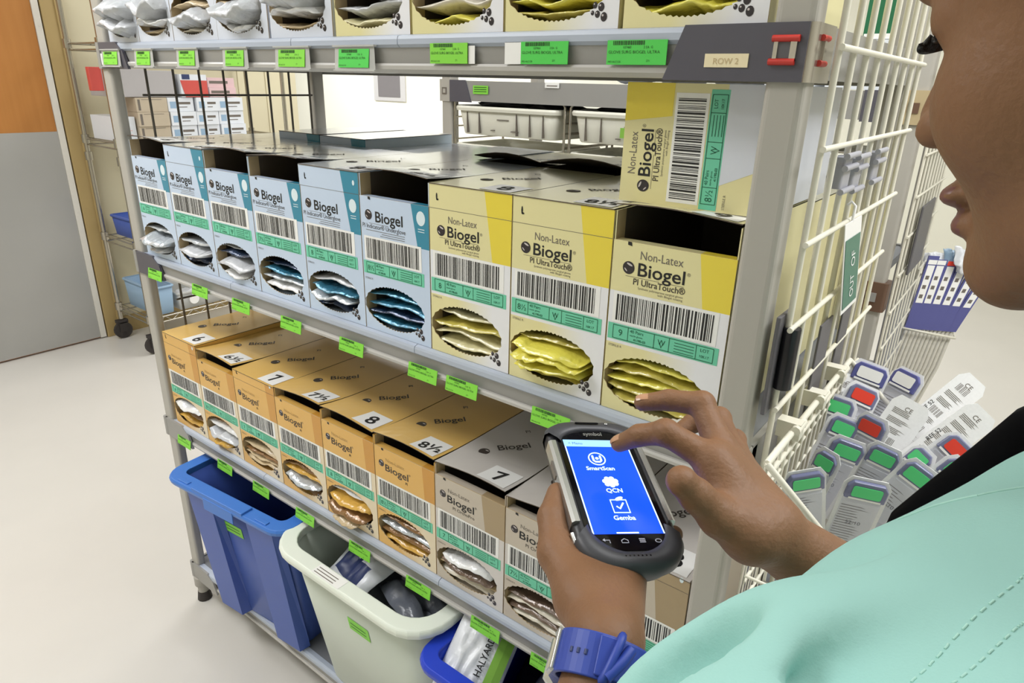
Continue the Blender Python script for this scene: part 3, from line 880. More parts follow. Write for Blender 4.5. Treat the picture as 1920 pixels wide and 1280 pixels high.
def fill_packets(loc, layers, boxname, group, seed, zc=0.047):
    """layers: list of (z above carton floor, how far it sticks out, film, thickness); lowest first"""
    names = ['lowest', 'second', 'third', 'fourth', 'fifth']
    n = len(layers)
    for i, (z, out, mt, th) in enumerate(layers):
        dz = (z - zc) / OVAL_B
        inside = out < 0.0085
        rx = 0.0755 if inside else OVAL_A * math.sqrt(max(0.05, 1 - dz * dz)) - 0.003
        cx = BW / 2 if inside else OVAL_X
        if inside: out = -0.0024 - 0.0011 * (i % 2) - (0.004 if out < -0.005 else 0.0)
        p = pouch(rx, 0.20, th * 1.1, seed * 10 + i, wave=0.0038 if inside else (0.0045 if out < 0.025 else 0.008), y0=-out, bow=0.001 if inside else 0.010)
        nm = 'topmost' if i == n - 1 else ('middle' if n == 3 else names[i])
        if n == 1: nm = 'single'
        word = {'f_clear': 'clear', 'f_silver': 'silvery', 'f_navy': 'navy', 'f_teal': 'teal', 'f_cream': 'cream', 'f_yellow': 'bright yellow', 'f_olive': 'olive yellow',
                'f_white': 'white', 'f_amber': 'amber', 'f_brown': 'brown', 'f_tan': 'tan', 'f_cocoa': 'cocoa brown', 'f_ivory': 'ivory'}[mt]
        o = p.build('glove_packet', mt, None, (loc[0] + cx, loc[1], loc[2] + z))
        if out > 0.012: o.rotation_euler = (0.10, 0, 0)
        tag(o, '%s %s packet in %s' % (nm, word, boxname), 'glove packet', group)


BX = [0.0495 + 0.1597 * i for i in range(9)]
FY = 0.0048
Zf = 0.0003
# middle shelf: six pale blue cartons and three yellow ones
sizesB = ['6', '6½', '7', '7½', '8', '8½', '8', '8½', '9']
openB = [True, False, True, True, False, True, False, False, True]
layB = [
    [(0.02, 0.016, 'f_clear', 0.018), (0.042, 0.030, 'f_silver', 0.018), (0.066, -0.004, 'f_silver', 0.014)],
    [(0.018, -0.006, 'f_navy', 0.012), (0.038, 0.016, 'f_clear', 0.016), (0.062, 0.004, 'f_silver', 0.018)],
    [(0.02, 0.012, 'f_white', 0.018), (0.040, 0.018, 'f_clear', 0.016), (0.060, -0.003, 'f_navy', 0.014), (0.072, -0.008, 'f_silver', 0.012)],
    [(0.018, 0.004, 'f_white', 0.018), (0.036, 0.002, 'f_silver', 0.014), (0.051, 0.0, 'f_teal', 0.013), (0.066, -0.007, 'f_navy', 0.012)],
    [(0.018, -0.006, 'f_navy', 0.012), (0.036, 0.016, 'f_silver', 0.014), (0.050, 0.010, 'f_teal', 0.01), (0.066, -0.003, 'f_clear', 0.016)],
    [(0.018, 0.0, 'f_teal', 0.014), (0.034, 0.002, 'f_navy', 0.014), (0.050, 0.003, 'f_teal', 0.014), (0.066, -0.003, 'f_teal', 0.014)],
    [(0.018, 0.002, 'f_cream', 0.016), (0.036, 0.004, 'f_cream', 0.016), (0.052, 0.002, 'f_olive', 0.014), (0.068, -0.003, 'f_cream', 0.014)],
    [(0.016, -0.008, 'f_olive', 0.012), (0.032, 0.022, 'f_yellow', 0.012), (0.044, 0.026, 'f_yellow', 0.012), (0.056, 0.022, 'f_yellow', 0.012), (0.07, -0.004, 'f_olive', 0.012)],
    [(0.018, 0.0, 'f_olive', 0.014), (0.032, 0.004, 'f_olive', 0.013), (0.046, 0.006, 'f_yellow', 0.013), (0.059, 0.003, 'f_olive', 0.013), (0.072, -0.002, 'f_yellow', 0.012)],
]
for i in range(9):
    blue = i < 6
    st = 'blue' if blue else 'yellow'
    if blue:
        nm = '%s blue carton from left, middle shelf' % ORD[i]
        lab = '%s pale blue glove carton from the left in the front row, middle shelf' % ORD[i]
        grp = 'pale blue glove cartons on the middle shelf'
    else:
        nm = 'yellow size %s carton, middle shelf' % sizesB[i]
        lab = 'cream and yellow glove carton reading size %s, front row of the middle shelf' % sizesB[i]
        grp = 'yellow glove cartons on the middle shelf'
    p = (BX[i], FY, ZB + Zf)
    glove_carton(st, p, lab, grp, openB[i], sizesB[i], sizesB[i], seed=40 + i, lift=0.010)
    fill_packets(p, layB[i], nm, 'glove packets on the middle shelf', 100 + i)
# second row behind
for i in range(9):
    st = 'blue' if i < 5 else 'yellow'
    hh = [0.266, 0.285, 0.284, 0.262, 0.266, 0.264, 0.268, 0.266, 0.262][i]
    yy = FY + BD + 0.006 + [0.0, 0.004, 0.004, 0.001, 0.0, 0.004, 0.001, 0.0, 0.002][i]
    x = BX[i] + [0, 0.0, 0.0005, 0, -0.0005, 0, 0, 0, 0][i]
    lifted = i in (5, 6)
    c = glove_carton(st, (x, yy - 0.003, ZB + Zf), 'back row glove carton behind the %s front carton from left, middle shelf' % ORD[i],
                     'glove cartons in the back row of the middle shelf', lifted, '', None, seed=60 + i, h=hh, oval=False, printed=(i > 4), lift=0.022 if lifted else 0.006)
# carton lying on its side on top
st = STY['yellow']
tc = empty('glove_carton', (1.302, 0.055, ZB + 0.268 + 0.0035), 0, 'yellow glove carton lying on its side on top of the middle shelf row', 'carton')
b = MB(); Lx, Hz = 0.183, 0.143
b.box(0, Lx, 0.0014, 0.275, 0, Hz)
b.box(Lx, Lx + 0.0006, 0.0014, 0.275, 0, Hz, 1)
b.build('carton_body', [st['side'], STY['white']['side']], tc)
f = front_panel(st, 0.183, False)
print_front(f, 'yellow', 0.0, 77, '8½')
vs = [(0.231 - p[2], p[1], p[0] * Hz / BW) for p in f.v]
# the artwork's bottom sits to the right, its reading direction runs upwards
keep = MB(); keep.v = vs; keep.f = [tuple(reversed(q)) if False else q for q in f.f]; keep.m = f.m; keep.s = f.s
nf = 6
keep.f = keep.f[nf:]; keep.m = keep.m[nf:]; keep.s = keep.s[nf:]
ok = [(q, m_, s_) for q, m_, s_ in zip(keep.f, keep.m, keep.s) if max(vs[i][0] for i in q) < Lx]
keep.f = [k_[0] for k_ in ok]; keep.m = [k_[1] for k_ in ok]; keep.s = [k_[2] for k_ in ok]
keep.box(0, Lx, 0, 0.0014, 0, Hz, 0)
keep.quad((0.0, -0.00025, 0.098), (0.063, -0.00025, 0.106), (0.063, -0.00025, Hz), (0.0, -0.00025, Hz), 12)
keep.add([(0.128, -0.00025, 0.03), (Lx, -0.00025, 0.055), (Lx, -0.00025, Hz), (0.128, -0.00025, Hz)], [(0, 1, 2, 3)], 13)
keep.build('front_panel', [mat('yellow_box_front_plain', (230, 221, 166), 0.34, coat=0.25, noise_amt=0.02)] + FRONT_MATS('yellow')[1:] + [mat('yellow_stripe_ink', (236, 214, 70), 0.34, coat=0.25, noise_amt=0.02), STY['white']['side']], tc)

# lower shelf: six orange cartons and three taupe ones
CX = [0.0495 + 0.1597 * i for i in range(9)]
sizesC = ['6', '6½', '7', '7½', '8', '8½', '7', '7½', '8']
openC = [False, True, False, True, True, True, True, True, False]
layC = [
    [(0.018, -0.004, 'f_amber', 0.014), (0.04, 0.004, 'f_brown', 0.012), (0.060, 0.012, 'f_white', 0.022)],
    [(0.018, 0.014, 'f_amber', 0.018), (0.036, 0.012, 'f_clear', 0.014), (0.056, 0.004, 'f_white', 0.018), (0.07, -0.008, 'f_brown', 0.01)],
    [(0.018, 0.002, 'f_tan', 0.013), (0.031, 0.006, 'f_tan', 0.011), (0.043, 0.008, 'f_brown', 0.010), (0.054, 0.006, 'f_tan', 0.009)],
    [(0.018, 0.004, 'f_brown', 0.016), (0.035, 0.012, 'f_silver', 0.016), (0.052, 0.006, 'f_amber', 0.014), (0.068, -0.004, 'f_brown', 0.012)],
    [(0.018, 0.026, 'f_tan', 0.014), (0.034, 0.022, 'f_brown', 0.013), (0.050, 0.012, 'f_amber', 0.014), (0.068, 0.004, 'f_white', 0.014)],
    [(0.018, 0.002, 'f_amber', 0.014), (0.034, 0.004, 'f_brown', 0.014), (0.050, 0.0, 'f_silver', 0.013), (0.066, -0.004, 'f_brown', 0.012)],
    [(0.018, 0.003, 'f_ivory', 0.012), (0.031, 0.008, 'f_tan', 0.011), (0.044, 0.010, 'f_cocoa', 0.012), (0.060, 0.010, 'f_white', 0.016)],
    [(0.018, 0.004, 'f_ivory', 0.010), (0.029, 0.006, 'f_cocoa', 0.011), (0.041, 0.008, 'f_ivory', 0.009), (0.052, 0.004, 'f_cocoa', 0.012)],
    [(0.02, 0.0, 'f_ivory', 0.012), (0.036, 0.002, 'f_cocoa', 0.012)],
]
szname = {k_: k_ for k_ in sizesC}
for i in range(9):
    st = 'orange' if i < 6 else 'taupe'
    if i < 6:
        lab = 'orange glove carton with size %s sticker on its lid, lower shelf' % szname[sizesC[i]]
        nm = 'orange size %s carton, lower shelf' % szname[sizesC[i]]
        grp = 'orange glove cartons on the lower shelf'
    else:
        lab = ['taupe glove carton with size 7 sticker beside the last orange carton, lower shelf',
               'taupe glove carton partly hidden by the left hand, lower shelf',
               'closed taupe glove carton against the right post, lower shelf'][i - 6]
        nm = ['taupe carton with size 7 sticker', 'taupe carton partly hidden by the left hand', 'taupe carton against the right post'][i - 6]
        grp = 'taupe glove cartons on the lower shelf'
    p = (CX[i], FY, ZC + Zf)
    glove_carton(st, p, lab, grp, openC[i], sizesC[i], sizesC[i], seed=80 + i, lift=0.012, h=0.256 if i == 0 else None)
    fill_packets(p, layC[i], nm, 'glove packets on the lower shelf', 200 + i)

# top shelf: five white cartons and four yellow ones
AX = [0.045, 0.182, 0.3225, 0.4805, 0.645, 0.815, 0.982, 1.148, 1.3165]
layA = [
    [(0.016, -0.004, 'f_clear', 0.016), (0.034, 0.036, 'f_clear', 0.034), (0.062, 0.042, 'f_clear', 0.040)],
    [(0.018, 0.004, 'f_tan', 0.016), (0.036, 0.020, 'f_white', 0.016), (0.062, 0.036, 'f_clear', 0.040)],
    [(0.018, 0.004, 'f_ivory', 0.016), (0.036, 0.026, 'f_clear', 0.030), (0.062, 0.006, 'f_tan', 0.018)],
    [(0.018, 0.012, 'f_white', 0.018), (0.042, 0.034, 'f_clear', 0.034), (0.064, 0.0, 'f_tan', 0.016)],
    [(0.018, 0.0, 'f_tan', 0.016), (0.038, 0.018, 'f_white', 0.016), (0.060, 0.036, 'f_clear', 0.034)],
    [(0.018, 0.001, 'f_cream', 0.018), (0.040, 0.006, 'f_clear', 0.018), (0.064, 0.012, 'f_white', 0.018)],
    [(0.018, 0.0, 'f_yellow', 0.014), (0.036, 0.004, 'f_ivory', 0.018), (0.058, 0.006, 'f_clear', 0.018)],
    [(0.018, 0.0, 'f_olive', 0.012), (0.032, 0.004, 'f_yellow', 0.012), (0.046, 0.002, 'f_olive', 0.012), (0.06, -0.002, 'f_yellow', 0.012)],
    [(0.02, -0.002, 'f_yellow', 0.018), (0.044, 0.0, 'f_yellow', 0.018)],
]
for i in range(9):
    st = 'white' if i < 5 else 'yellow'
    if i < 5:
        lab = '%s white glove carton from the left on the top shelf' % ORD[i]; nm = '%s white carton from left, top shelf' % ORD[i]
        grp = 'white glove cartons on the top shelf'
    else:
        lab = '%s yellow glove carton after the white cartons on the top shelf' % ORD[i - 5]; nm = '%s yellow carton after the whites, top shelf' % ORD[i - 5]
        grp = 'yellow glove cartons on the top shelf'
    p = (AX[i], FY, ZA + Zf)
    rt = glove_carton(st, p, lab, grp, True, '', None, seed=20 + i, lift=0.01)
    if i == 0: rt.scale = (0.86, 1, 1)
    elif i == 1: rt.scale = (0.88, 1, 1)
    elif i > 3: rt.scale = (1.03, 1, 1)
    sc_ = rt.scale[0]
    fill_packets(p, layA[i], nm, 'glove packets on the top shelf', 300 + i)

# ------------------------------------------------------------------ bins on the bottom shelf
def bin_mesh(w, d, h, taper, r, t=0.004, mi=0, ty=None):
    """open tapered tub; origin at the middle of its base"""
    mb = MB(); rings = []
    prof = [(0.0, 0.0, 0), (0.0, h, 1), (-t / taper if False else 0, h, 2)]
    def ring(k, z, inset):
        ww, dd = w / 2 - taper * (1 - k) - inset, d / 2 - (taper if ty is None else ty) * (1 - k) - inset
        rr = max(0.004, r - inset)
        return [Vector((p[0], p[1], z)) for p in rrect(-ww, ww, -dd, dd, rr, 6)]
    rings = [ring(0, 0, 0.004), ring(0.01, 0.004, 0), ring(0.5, h * 0.5, 0), ring(1, h, 0), ring(1, h, t), ring(0.5, h * 0.5, t), ring(0.02, 0.008, t)]
    mb.loft(rings, mi, True, True, True)
    return mb


def rim_mesh(w, d, z, out, thick, r, inner=0.0, mi=0):
    mb = MB()
    def ring(o, zz, rr): return [Vector((p[0], p[1], zz)) for p in rrect(-w / 2 - o, w / 2 + o, -d / 2 - o, d / 2 + o, rr, 6)]
    rings = [ring(-inner, z - thick, r), ring(out, z - thick, r + out), ring(out + 0.002, z - thick * 0.4, r + out), ring(out - 0.001, z, r + out), ring(-inner, z, r)]
    rings.append(rings[0])
    mb.loft(rings, mi, False, False, False)
    return mb


tote = empty('storage_tote', (0.356, 0.142, ZD), math.radians(5.2), 'blue plastic tote on the bottom shelf next to the left post', 'tote')
tw, td, th_ = 0.385, 0.39, 0.405
b = bin_mesh(tw, td, th_, 0.030, 0.02, ty=0.052)
for xx in (-0.10, 0.125):
    for s_ in (-1, 1):
        y0b, y0t = s_ * (td / 2 - 0.052), s_ * (td / 2)
        b.add([(xx - 0.048, y0b - s_ * 0.002, 0.002), (xx + 0.048, y0b - s_ * 0.002, 0.002), (xx + 0.055, y0t, th_ - 0.02), (xx - 0.055, y0t, th_ - 0.02),
               (xx - 0.042, y0b + s_ * 0.026, 0.002), (xx + 0.042, y0b + s_ * 0.026, 0.002), (xx + 0.046, y0t + s_ * 0.016, th_ - 0.02), (xx - 0.046, y0t + s_ * 0.016, th_ - 0.02)],
              [(4, 5, 6, 7), (0, 4, 7, 3), (1, 2, 6, 5), (3, 7, 6, 2), (0, 1, 5, 4)])
b.build('tub', 'blue_tote', tote)
rm = rim_mesh(tw, td, th_ + 0.008, 0.03, 0.016, 0.018, 0.006)
rm.box(-0.10, 0.09, -td / 2 - 0.031, -td / 2 - 0.0, th_ - 0.002, th_ + 0.013)
rm.box(-0.055, 0.055, -td / 2 - 0.0325, -td / 2 - 0.030, th_ - 0.03, th_ + 0.002)
for xx in (-0.145, 0.145): rm.box(xx - 0.02, xx + 0.02, -td / 2 - 0.024, -td / 2 - 0.012, th_ + 0.008, th_ + 0.0105)
rm.build('rim', 'blue_rim', tote, bevel=0.0015)


def bin_sticker(parent, d, h, taper, x0, x1, z0, z1, tilt=0.0):
    fy = lambda z: -(d / 2 - taper * (1 - z / h)) - 0.0012
    m = MB(); m.add([(x0, fy(z0), z0), (x1, fy(z0 - tilt), z0 - tilt), (x1, fy(z1 - tilt), z1 - tilt), (x0, fy(z1), z1)], [(0, 1, 2, 3)], 0)
    for k_ in range(2): m.add([(x0 + 0.006, fy(z0 + 0.01 + 0.01 * k_) - 0.0004, z0 + 0.01 + 0.01 * k_), (x1 - 0.01, fy(z0 + 0.01 + 0.01 * k_) - 0.0004, z0 + 0.01 + 0.01 * k_), (x1 - 0.01, fy(z0 + 0.012 + 0.01 * k_) - 0.0004, z0 + 0.012 + 0.01 * k_), (x0 + 0.006, fy(z0 + 0.012 + 0.01 * k_) - 0.0004, z0 + 0.012 + 0.01 * k_)], [(0, 1, 2, 3)], 1)
    o = m.build('shelf_label', ['label_green', 'ink_green'], parent); o['label'] = 'green sticker'
    return o


bin_sticker(tote, td, th_, 0.052, -0.05, 0.017, 0.288, 0.320)

wb = empty('storage_bin', (0.815, 0.135, ZD), 0.0, 'white plastic bin filled with wrapped packs between the two blue totes', 'bin')
bw, bd_, bh = 0.425, 0.40, 0.404
bin_mesh(bw, bd_, bh, 0.022, 0.06, 0.004, ty=0.062).build('tub', 'white_bin', wb)
rm = rim_mesh(bw, bd_, bh + 0.008, 0.026, 0.02, 0.06, 0.008)
rm.build('rim', mat('white_rim', (232, 238, 226), 0.32, noise_amt=0.02), wb, bevel=0.003)
bin_sticker(wb, bd_, bh, 0.062, -0.02, 0.045, 0.262, 0.298)
wl2 = MB(); zz = bh + 0.0085
wl2.quad((-0.075, -bd_ / 2 - 0.024, zz), (0.01, -bd_ / 2 - 0.024, zz), (0.01, -bd_ / 2 + 0.004, zz), (-0.075, -bd_ / 2 + 0.004, zz), 0)
for kk in range(3): wl2.quad((-0.07, -bd_ / 2 - 0.02 + kk * 0.007, zz + 0.0003), (-0.01, -bd_ / 2 - 0.02 + kk * 0.007, zz + 0.0003), (-0.01, -bd_ / 2 - 0.018 + kk * 0.007, zz + 0.0003), (-0.07, -bd_ / 2 - 0.018 + kk * 0.007, zz + 0.0003), 1)
wl2.build('rim_label', ['white_paper', 'ink_grey'], wb)
MB().box(-0.165, -0.12, bd_ / 2 - 0.035, bd_ / 2 - 0.005, bh + 0.0081, bh + 0.0095).build('rim_slot', 'rubber', wb)

rb = empty('storage_tote', (1.262, 0.13, ZD), 0.0, 'royal blue tote on the bottom shelf right of the white bin', 'tote')
rw, rd, rh = 0.40, 0.40, 0.375
b = bin_mesh(rw, rd, rh, 0.025, 0.02, ty=0.05)
for xx in (-0.12, 0.12):
    b.add([(xx - 0.03, -rd / 2 + 0.046, 0.001), (xx + 0.03, -rd / 2 + 0.046, 0.001), (xx + 0.035, -rd / 2 - 0.004, rh - 0.02), (xx - 0.035, -rd / 2 - 0.004, rh - 0.02), (xx - 0.026, -rd / 2 + 0.07, 0.001), (xx + 0.026, -rd / 2 + 0.07, 0.001), (xx + 0.03, -rd / 2 + 0.02, rh - 0.02), (xx - 0.03, -rd / 2 + 0.02, rh - 0.02)], [(4, 5, 6, 7), (0, 3, 7, 4), (1, 5, 6, 2), (3, 2, 6, 7), (0, 1, 2, 3)][1:])
b.build('tub', 'royal', rb)
rm = rim_mesh(rw, rd, rh + 0.008, 0.026, 0.02, 0.018, 0.004)
rm.box(-0.09, 0.09, -rd / 2 - 0.030, -rd / 2 - 0.0, rh - 0.012, rh + 0.012)
rm.build('rim', 'royal', rb, bevel=0.002)


def bag(name, loc, rot, rx, dp, th, seed, mats, label, cat, group=None, prints=None, wave=0.012):
    p = pouch(rx, dp, th, seed, wave=wave, y0=-dp / 2, nx=26, ny=20, prints=prints)
    o = p.build(name, mats, None, loc); o.rotation_euler = rot
    return tag(o, label, cat, group)


bag('wrapped_pack', (0.40, 0.22, 0.30), (0.15, 0.1, 0.3), 0.13, 0.2, 0.05, 401, ['pack_grey'], 'grey film pack lying deep inside the left blue tote', 'pack', 'packs in the bottom bins')
bag('wrapped_pack', (0.33, 0.16, 0.22), (-0.1, 0.0, 0.9), 0.13, 0.2, 0.05, 402, ['navy'], 'dark navy pack at the bottom of the left blue tote', 'pack', 'packs in the bottom bins')
bag('wrapped_pack', (0.745, 0.060, 0.490), (0.45, -0.05, -0.25), 0.085, 0.17, 0.03, 403, ['pack_white', 'navy'], 'white wrapped pack with a navy panel, topmost in the white bin', 'pack', 'packs in the bottom bins', [(-0.6, 0.7, 0.10, 0.42)])
bag('wrapped_pack', (0.70, 0.15, 0.50), (0.5, -0.5, 0.2), 0.08, 0.2, 0.03, 404, ['pack_white'], 'plain white wrapped pack leaning at the back of the white bin', 'pack', 'packs in the bottom bins')
bag('wrapped_pack', (0.82, 0.17, 0.50), (0.8, 0.2, -0.5), 0.075, 0.18, 0.02, 405, ['pack_white'], 'creased white sheet pack standing up in the white bin', 'pack', 'packs in the bottom bins', wave=0.02)
bag('wrapped_pack', (0.915, 0.085, 0.44), (0.12, 0.2, 1.2), 0.09, 0.17, 0.045, 406, ['pack_grey'], 'shiny grey film pack in the right half of the white bin', 'pack', 'packs in the bottom bins', wave=0.018)
bag('wrapped_pack', (0.94, 0.17, 0.42), (0.1, 0.3, 0.4), 0.09, 0.2, 0.05, 407, ['dark_item'], 'black wrapped pack at the back right of the white bin', 'pack', 'packs in the bottom bins')
bag('wrapped_pack', (0.81, 0.14, 0.36), (0, 0, 0.1), 0.14, 0.22, 0.07, 408, ['pack_grey'], 'large grey pack filling the bottom of the white bin', 'pack', 'packs in the bottom bins')
# white pouch with maker's lettering in the right tote
hp = bpy.data.objects.new('drape_pack', None); COL.objects.link(hp); hp.empty_display_size = 0.03
tag(hp, 'white drape pack lettered HALYARD with a lime band, inside the right blue tote', 'pack')
hp.matrix_world = Matrix(((0.922, -0.094, 0.375, 1.1220), (0.298, 0.792, -0.534, -0.004), (-0.247, 0.604, 0.758, 0.5065), (0, 0, 0, 1)))
p = pouch(0.058, 0.165, 0.03, 411, wave=0.003, y0=-0.105, nx=24, ny=18, bow=0.002)
p.build('wrap', 'pack_white', hp)
lb = MB(); ny = 8
lb.add([(0.026 + 0.027 * (j / 2), -0.100 + 0.15 * i / ny, 0.0190 - 0.006 * (j / 2) ** 2) for i in range(ny + 1) for j in range(3)],
       [(i * 3 + j, i * 3 + j + 1, i * 3 + j + 4, i * 3 + j + 3) for i in range(ny) for j in range(2)], 0)
lb.build('lime_band', 'lime', hp)
tx = MB().text('HALYARD', (0.017, -0.036, 0.0205), (0, 1, 0), (-1, 0, 0), 0.018, 0, width=0.070, weight=0.012)
tx.build('lettering', 'ink', hp)
bag('wrapped_pack', (1.30, 0.05, 0.43), (0.5, 0.1, -0.2), 0.1, 0.2, 0.04, 412, ['pack_grey'], 'silver grey pack beside the lettered white pack, right blue tote', 'pack', 'packs in the bottom bins')
bag('wrapped_pack', (1.26, 0.16, 0.33), (0.1, 0.1, 0.2), 0.15, 0.26, 0.06, 413, ['dark_item'], 'dark pack lying at the bottom of the right blue tote', 'pack', 'packs in the bottom bins')

# ------------------------------------------------------------------ second shelving unit behind, facing the same way
RY = 1.2
ru = empty('shelving_unit', (0.72, RY + 0.3, 0), 0, 'second grey shelving unit standing behind the glove shelves, holding ivory trays', 'shelving unit')
R0 = Vector((-0.72, -RY - 0.3, 0))


def rbuild(mb, name, mats, bevel=0.0):
    o = mb.build(name, mats, ru, bevel=bevel); o.location = R0; return o


for (xa, xb, ya, yb) in ((-0.088, -0.040, RY, RY + 0.045), (1.425, 1.478, RY, RY + 0.045), (-0.088, -0.040, RY + 0.55, RY + 0.595), (1.425, 1.478, RY + 0.55, RY + 0.595)):
    rbuild(MB().rbox(xa, xb, ya, yb, 0.0, 2.06, 0.008), 'post', 'post')
for (z, nm) in ((1.49, 'A'), (1.02, 'B'), (0.60, 'C'), (0.14, 'D')):
    s = MB(); s.box(-0.06, 1.44, RY - 0.004, RY + 0.012, z - 0.068, z, 0); s.box(-0.06, 1.44, RY + 0.012, RY + 0.58, z - 0.03, z - 0.004, 1); s.box(-0.06, 1.44, RY + 0.58, RY + 0.6, z - 0.06, z, 0)
    so = rbuild(s, 'shelf', ['beam', 'deck'])
    c = MB()
    c.prism([(-0.04, RY - 0.008, z - 0.072), (0.062, RY - 0.008, z - 0.072), (0.035, RY - 0.008, z + 0.002), (-0.04, RY - 0.008, z + 0.002)], (0, 0.006, 0), 0)
    c.build('corner_cap', ['cap'], so)
    c = MB().rbox(-0.094, -0.038, RY - 0.006, RY + 0.03, z - 0.072, z + 0.004, 0.006, 0)
    c.box(-0.078, -0.056, RY - 0.008, RY - 0.006, z - 0.048, z - 0.024, 1); c.box(-0.073, -0.061, RY - 0.0085, RY - 0.008, z - 0.043, z - 0.029, 0)
    c.build('corner_cap', ['post', 'ink_grey'], so)
    c = MB().box(1.34, 1.402, RY - 0.008, RY - 0.002, z - 0.072, z + 0.002, 0).rbox(1.415, 1.488, RY - 0.006, RY + 0.05, z - 0.074, z + 0.004, 0.008, 1)
    c.box(1.44, 1.465, RY - 0.0085, RY - 0.006, z - 0.048, z - 0.024, 2)
    c.build('corner_cap', ['cap', 'beige_cap' if nm == 'A' else 'brown_cap', 'brown_cap' if nm == 'A' else 'beam'], so)
    if nm == 'A':
        lb = MB(); lb.quad((0.073, RY - 0.009, z - 0.043), (0.142, RY - 0.009, z - 0.043), (0.142, RY - 0.009, z - 0.015), (0.073, RY - 0.009, z - 0.015), 0)
        for kk in range(3): lb.quad((0.078, RY - 0.0095, z - 0.036 + kk * 0.007), (0.135, RY - 0.0095, z - 0.036 + kk * 0.007), (0.135, RY - 0.0095, z - 0.0335 + kk * 0.007), (0.078, RY - 0.0095, z - 0.0335 + kk * 0.007), 1)
        lo = lb.build('shelf_label', ['label_green', 'ink_green'], so); lo['label'] = 'green shelf label'
        lb = MB(); lb.quad((0.382, RY - 0.009, z - 0.016), (0.438, RY - 0.009, z - 0.016), (0.438, RY - 0.009, z), (0.382, RY - 0.009, z), 0)
        lb.quad((0.389, RY - 0.0095, z - 0.011), (0.431, RY - 0.0095, z - 0.011), (0.431, RY - 0.0095, z - 0.008), (0.389, RY - 0.0095, z - 0.008), 1)
        lo = lb.build('row_label', ['white_paper', 'ink_grey'], so); lo['label'] = 'small white row tag'
wp = wire_panel(1.5, [RY + 0.0 + 0.062 * i for i in range(9)], [0.35 + 0.1 * i for i in range(16)], 0.3, 1.95, 'grid_white', r=0.0034)
rbuild(wp, 'wire_end_panel', 'grid_white')


def tray(x, y, z, label, w=0.43, d=0.3, h=0.088, grp='ivory trays on the rear shelving unit', r=0.03, c='bin_ivory'):
    t = empty('slide_tray', (x + w / 2, y + d / 2, z), 0, label, 'tray', grp)
    b = bin_mesh(w, d, h, 0.012, r, 0.004)
    for kk in range(7):
        if kk in (2, 3): continue
        xx = -w / 2 + 0.05 + kk * (w - 0.1) / 6
        b.box(xx - 0.001, xx + 0.001, -d / 2 - 0.002, -d / 2 + 0.014, 0.006, h - 0.01, 1)
    b.box(-0.03, 0.02, -d / 2 - 0.0005, -d / 2 + 0.004, h * 0.62, h * 0.62 + 0.003, 1)
    b.box(-0.06, -0.045, -d / 2 + 0.002, -d / 2 + 0.009, h * 0.2, h * 0.2 + 0.003, 1); b.box(0.03, 0.06, -d / 2 + 0.002, -d / 2 + 0.009, h * 0.2, h * 0.2 + 0.003, 1)
    b.build('tub', [c, 'ink_grey'], t)
    rim_mesh(w, d, h + 0.01, 0.012, 0.016, r, 0.004).build('rim', c, t)
    return t


# wire slide rack holding the trays
sr = empty('wire_tray_rack', (0.21, RY + 0.16, 1.02), 0, 'chrome wire rack with looped dividers holding ivory trays, rear shelving unit', 'rack')
b = MB()
for (xx, n) in ((-0.032, 0), (0.452, 1), (0.474, 1), (0.96, 0)):
    for yy in (RY + 0.012, RY + 0.30):
        b.tube([(xx, yy, 1.021), (xx, yy, 1.415), (xx + (0.008 if n == 0 else -0.012 if xx < 0.46 else 0.012), yy, 1.43)], 0.0045, 8)
    for zz in (1.05, 1.11, 1.17, 1.23, 1.287, 1.333, 1.365, 1.405):
        b.tube([(xx, RY + 0.012, zz), (xx, RY + 0.30, zz)], 0.003, 6)
b.tube([(-0.032, RY + 0.012, 1.43), (0.02, RY + 0.012, 1.436), (0.45, RY + 0.012, 1.436)], 0.0042, 8)
b.tube([(0.474, RY + 0.012, 1.43), (0.96, RY + 0.012, 1.436)], 0.0042, 8)
b.build('wire_frame', 'chrome', sr).location = (-0.21, -RY - 0.16, -1.02)
nmz = ['lowest', 'third', 'second', 'topmost']
for j, (x, hh) in enumerate(((-0.012, 0), (0.49, 0))):
    for i, z in enumerate((1.045, 1.115, 1.195, 1.308)):
        if i == 0: continue
        side = ['left', 'right'][j]
        t_ = tray(x, RY + 0.0, z + (0.003 if j else 0), '%s ivory tray in the %s bay of the wire rack behind the glove shelves' % ({3: 'topmost', 2: 'middle', 1: 'lowest'}[i], side), 0.435 if j == 0 else 0.44, 0.3, 0.088 if i == 3 else 0.07)
g = MB(); g.disc((0.667, RY - 0.012 + 0.004, 1.355), X, Z, 0.008, 0, 12)
gt = MB().box(0.67, 0.69, RY - 0.006, RY - 0.001, 1.335, 1.365).build('tray_tag', 'lime', None); tag(gt, 'lime green tag clipped to the topmost right tray of the rear rack', 'tag')
bag('dark_cable_bundle', (0.16, RY + 0.1, 1.418), (0, 0, 0.1), 0.11, 0.16, 0.034, 501, ['dark_item'], 'black bundle lying in the topmost left ivory tray', 'bundle', wave=0.006)
bag('dark_cable_bundle', (0.33, RY + 0.12, 1.412), (0, 0, -0.2), 0.09, 0.16, 0.026, 502, ['dark_item'], 'smaller black bundle at the right of the topmost left tray', 'bundle', wave=0.005)
bag('dark_cable_bundle', (0.72, RY + 0.13, 1.415), (0, 0, 0.0), 0.19, 0.2, 0.034, 503, ['dark_item'], 'wide black bundle in the topmost right ivory tray', 'bundle', wave=0.005)
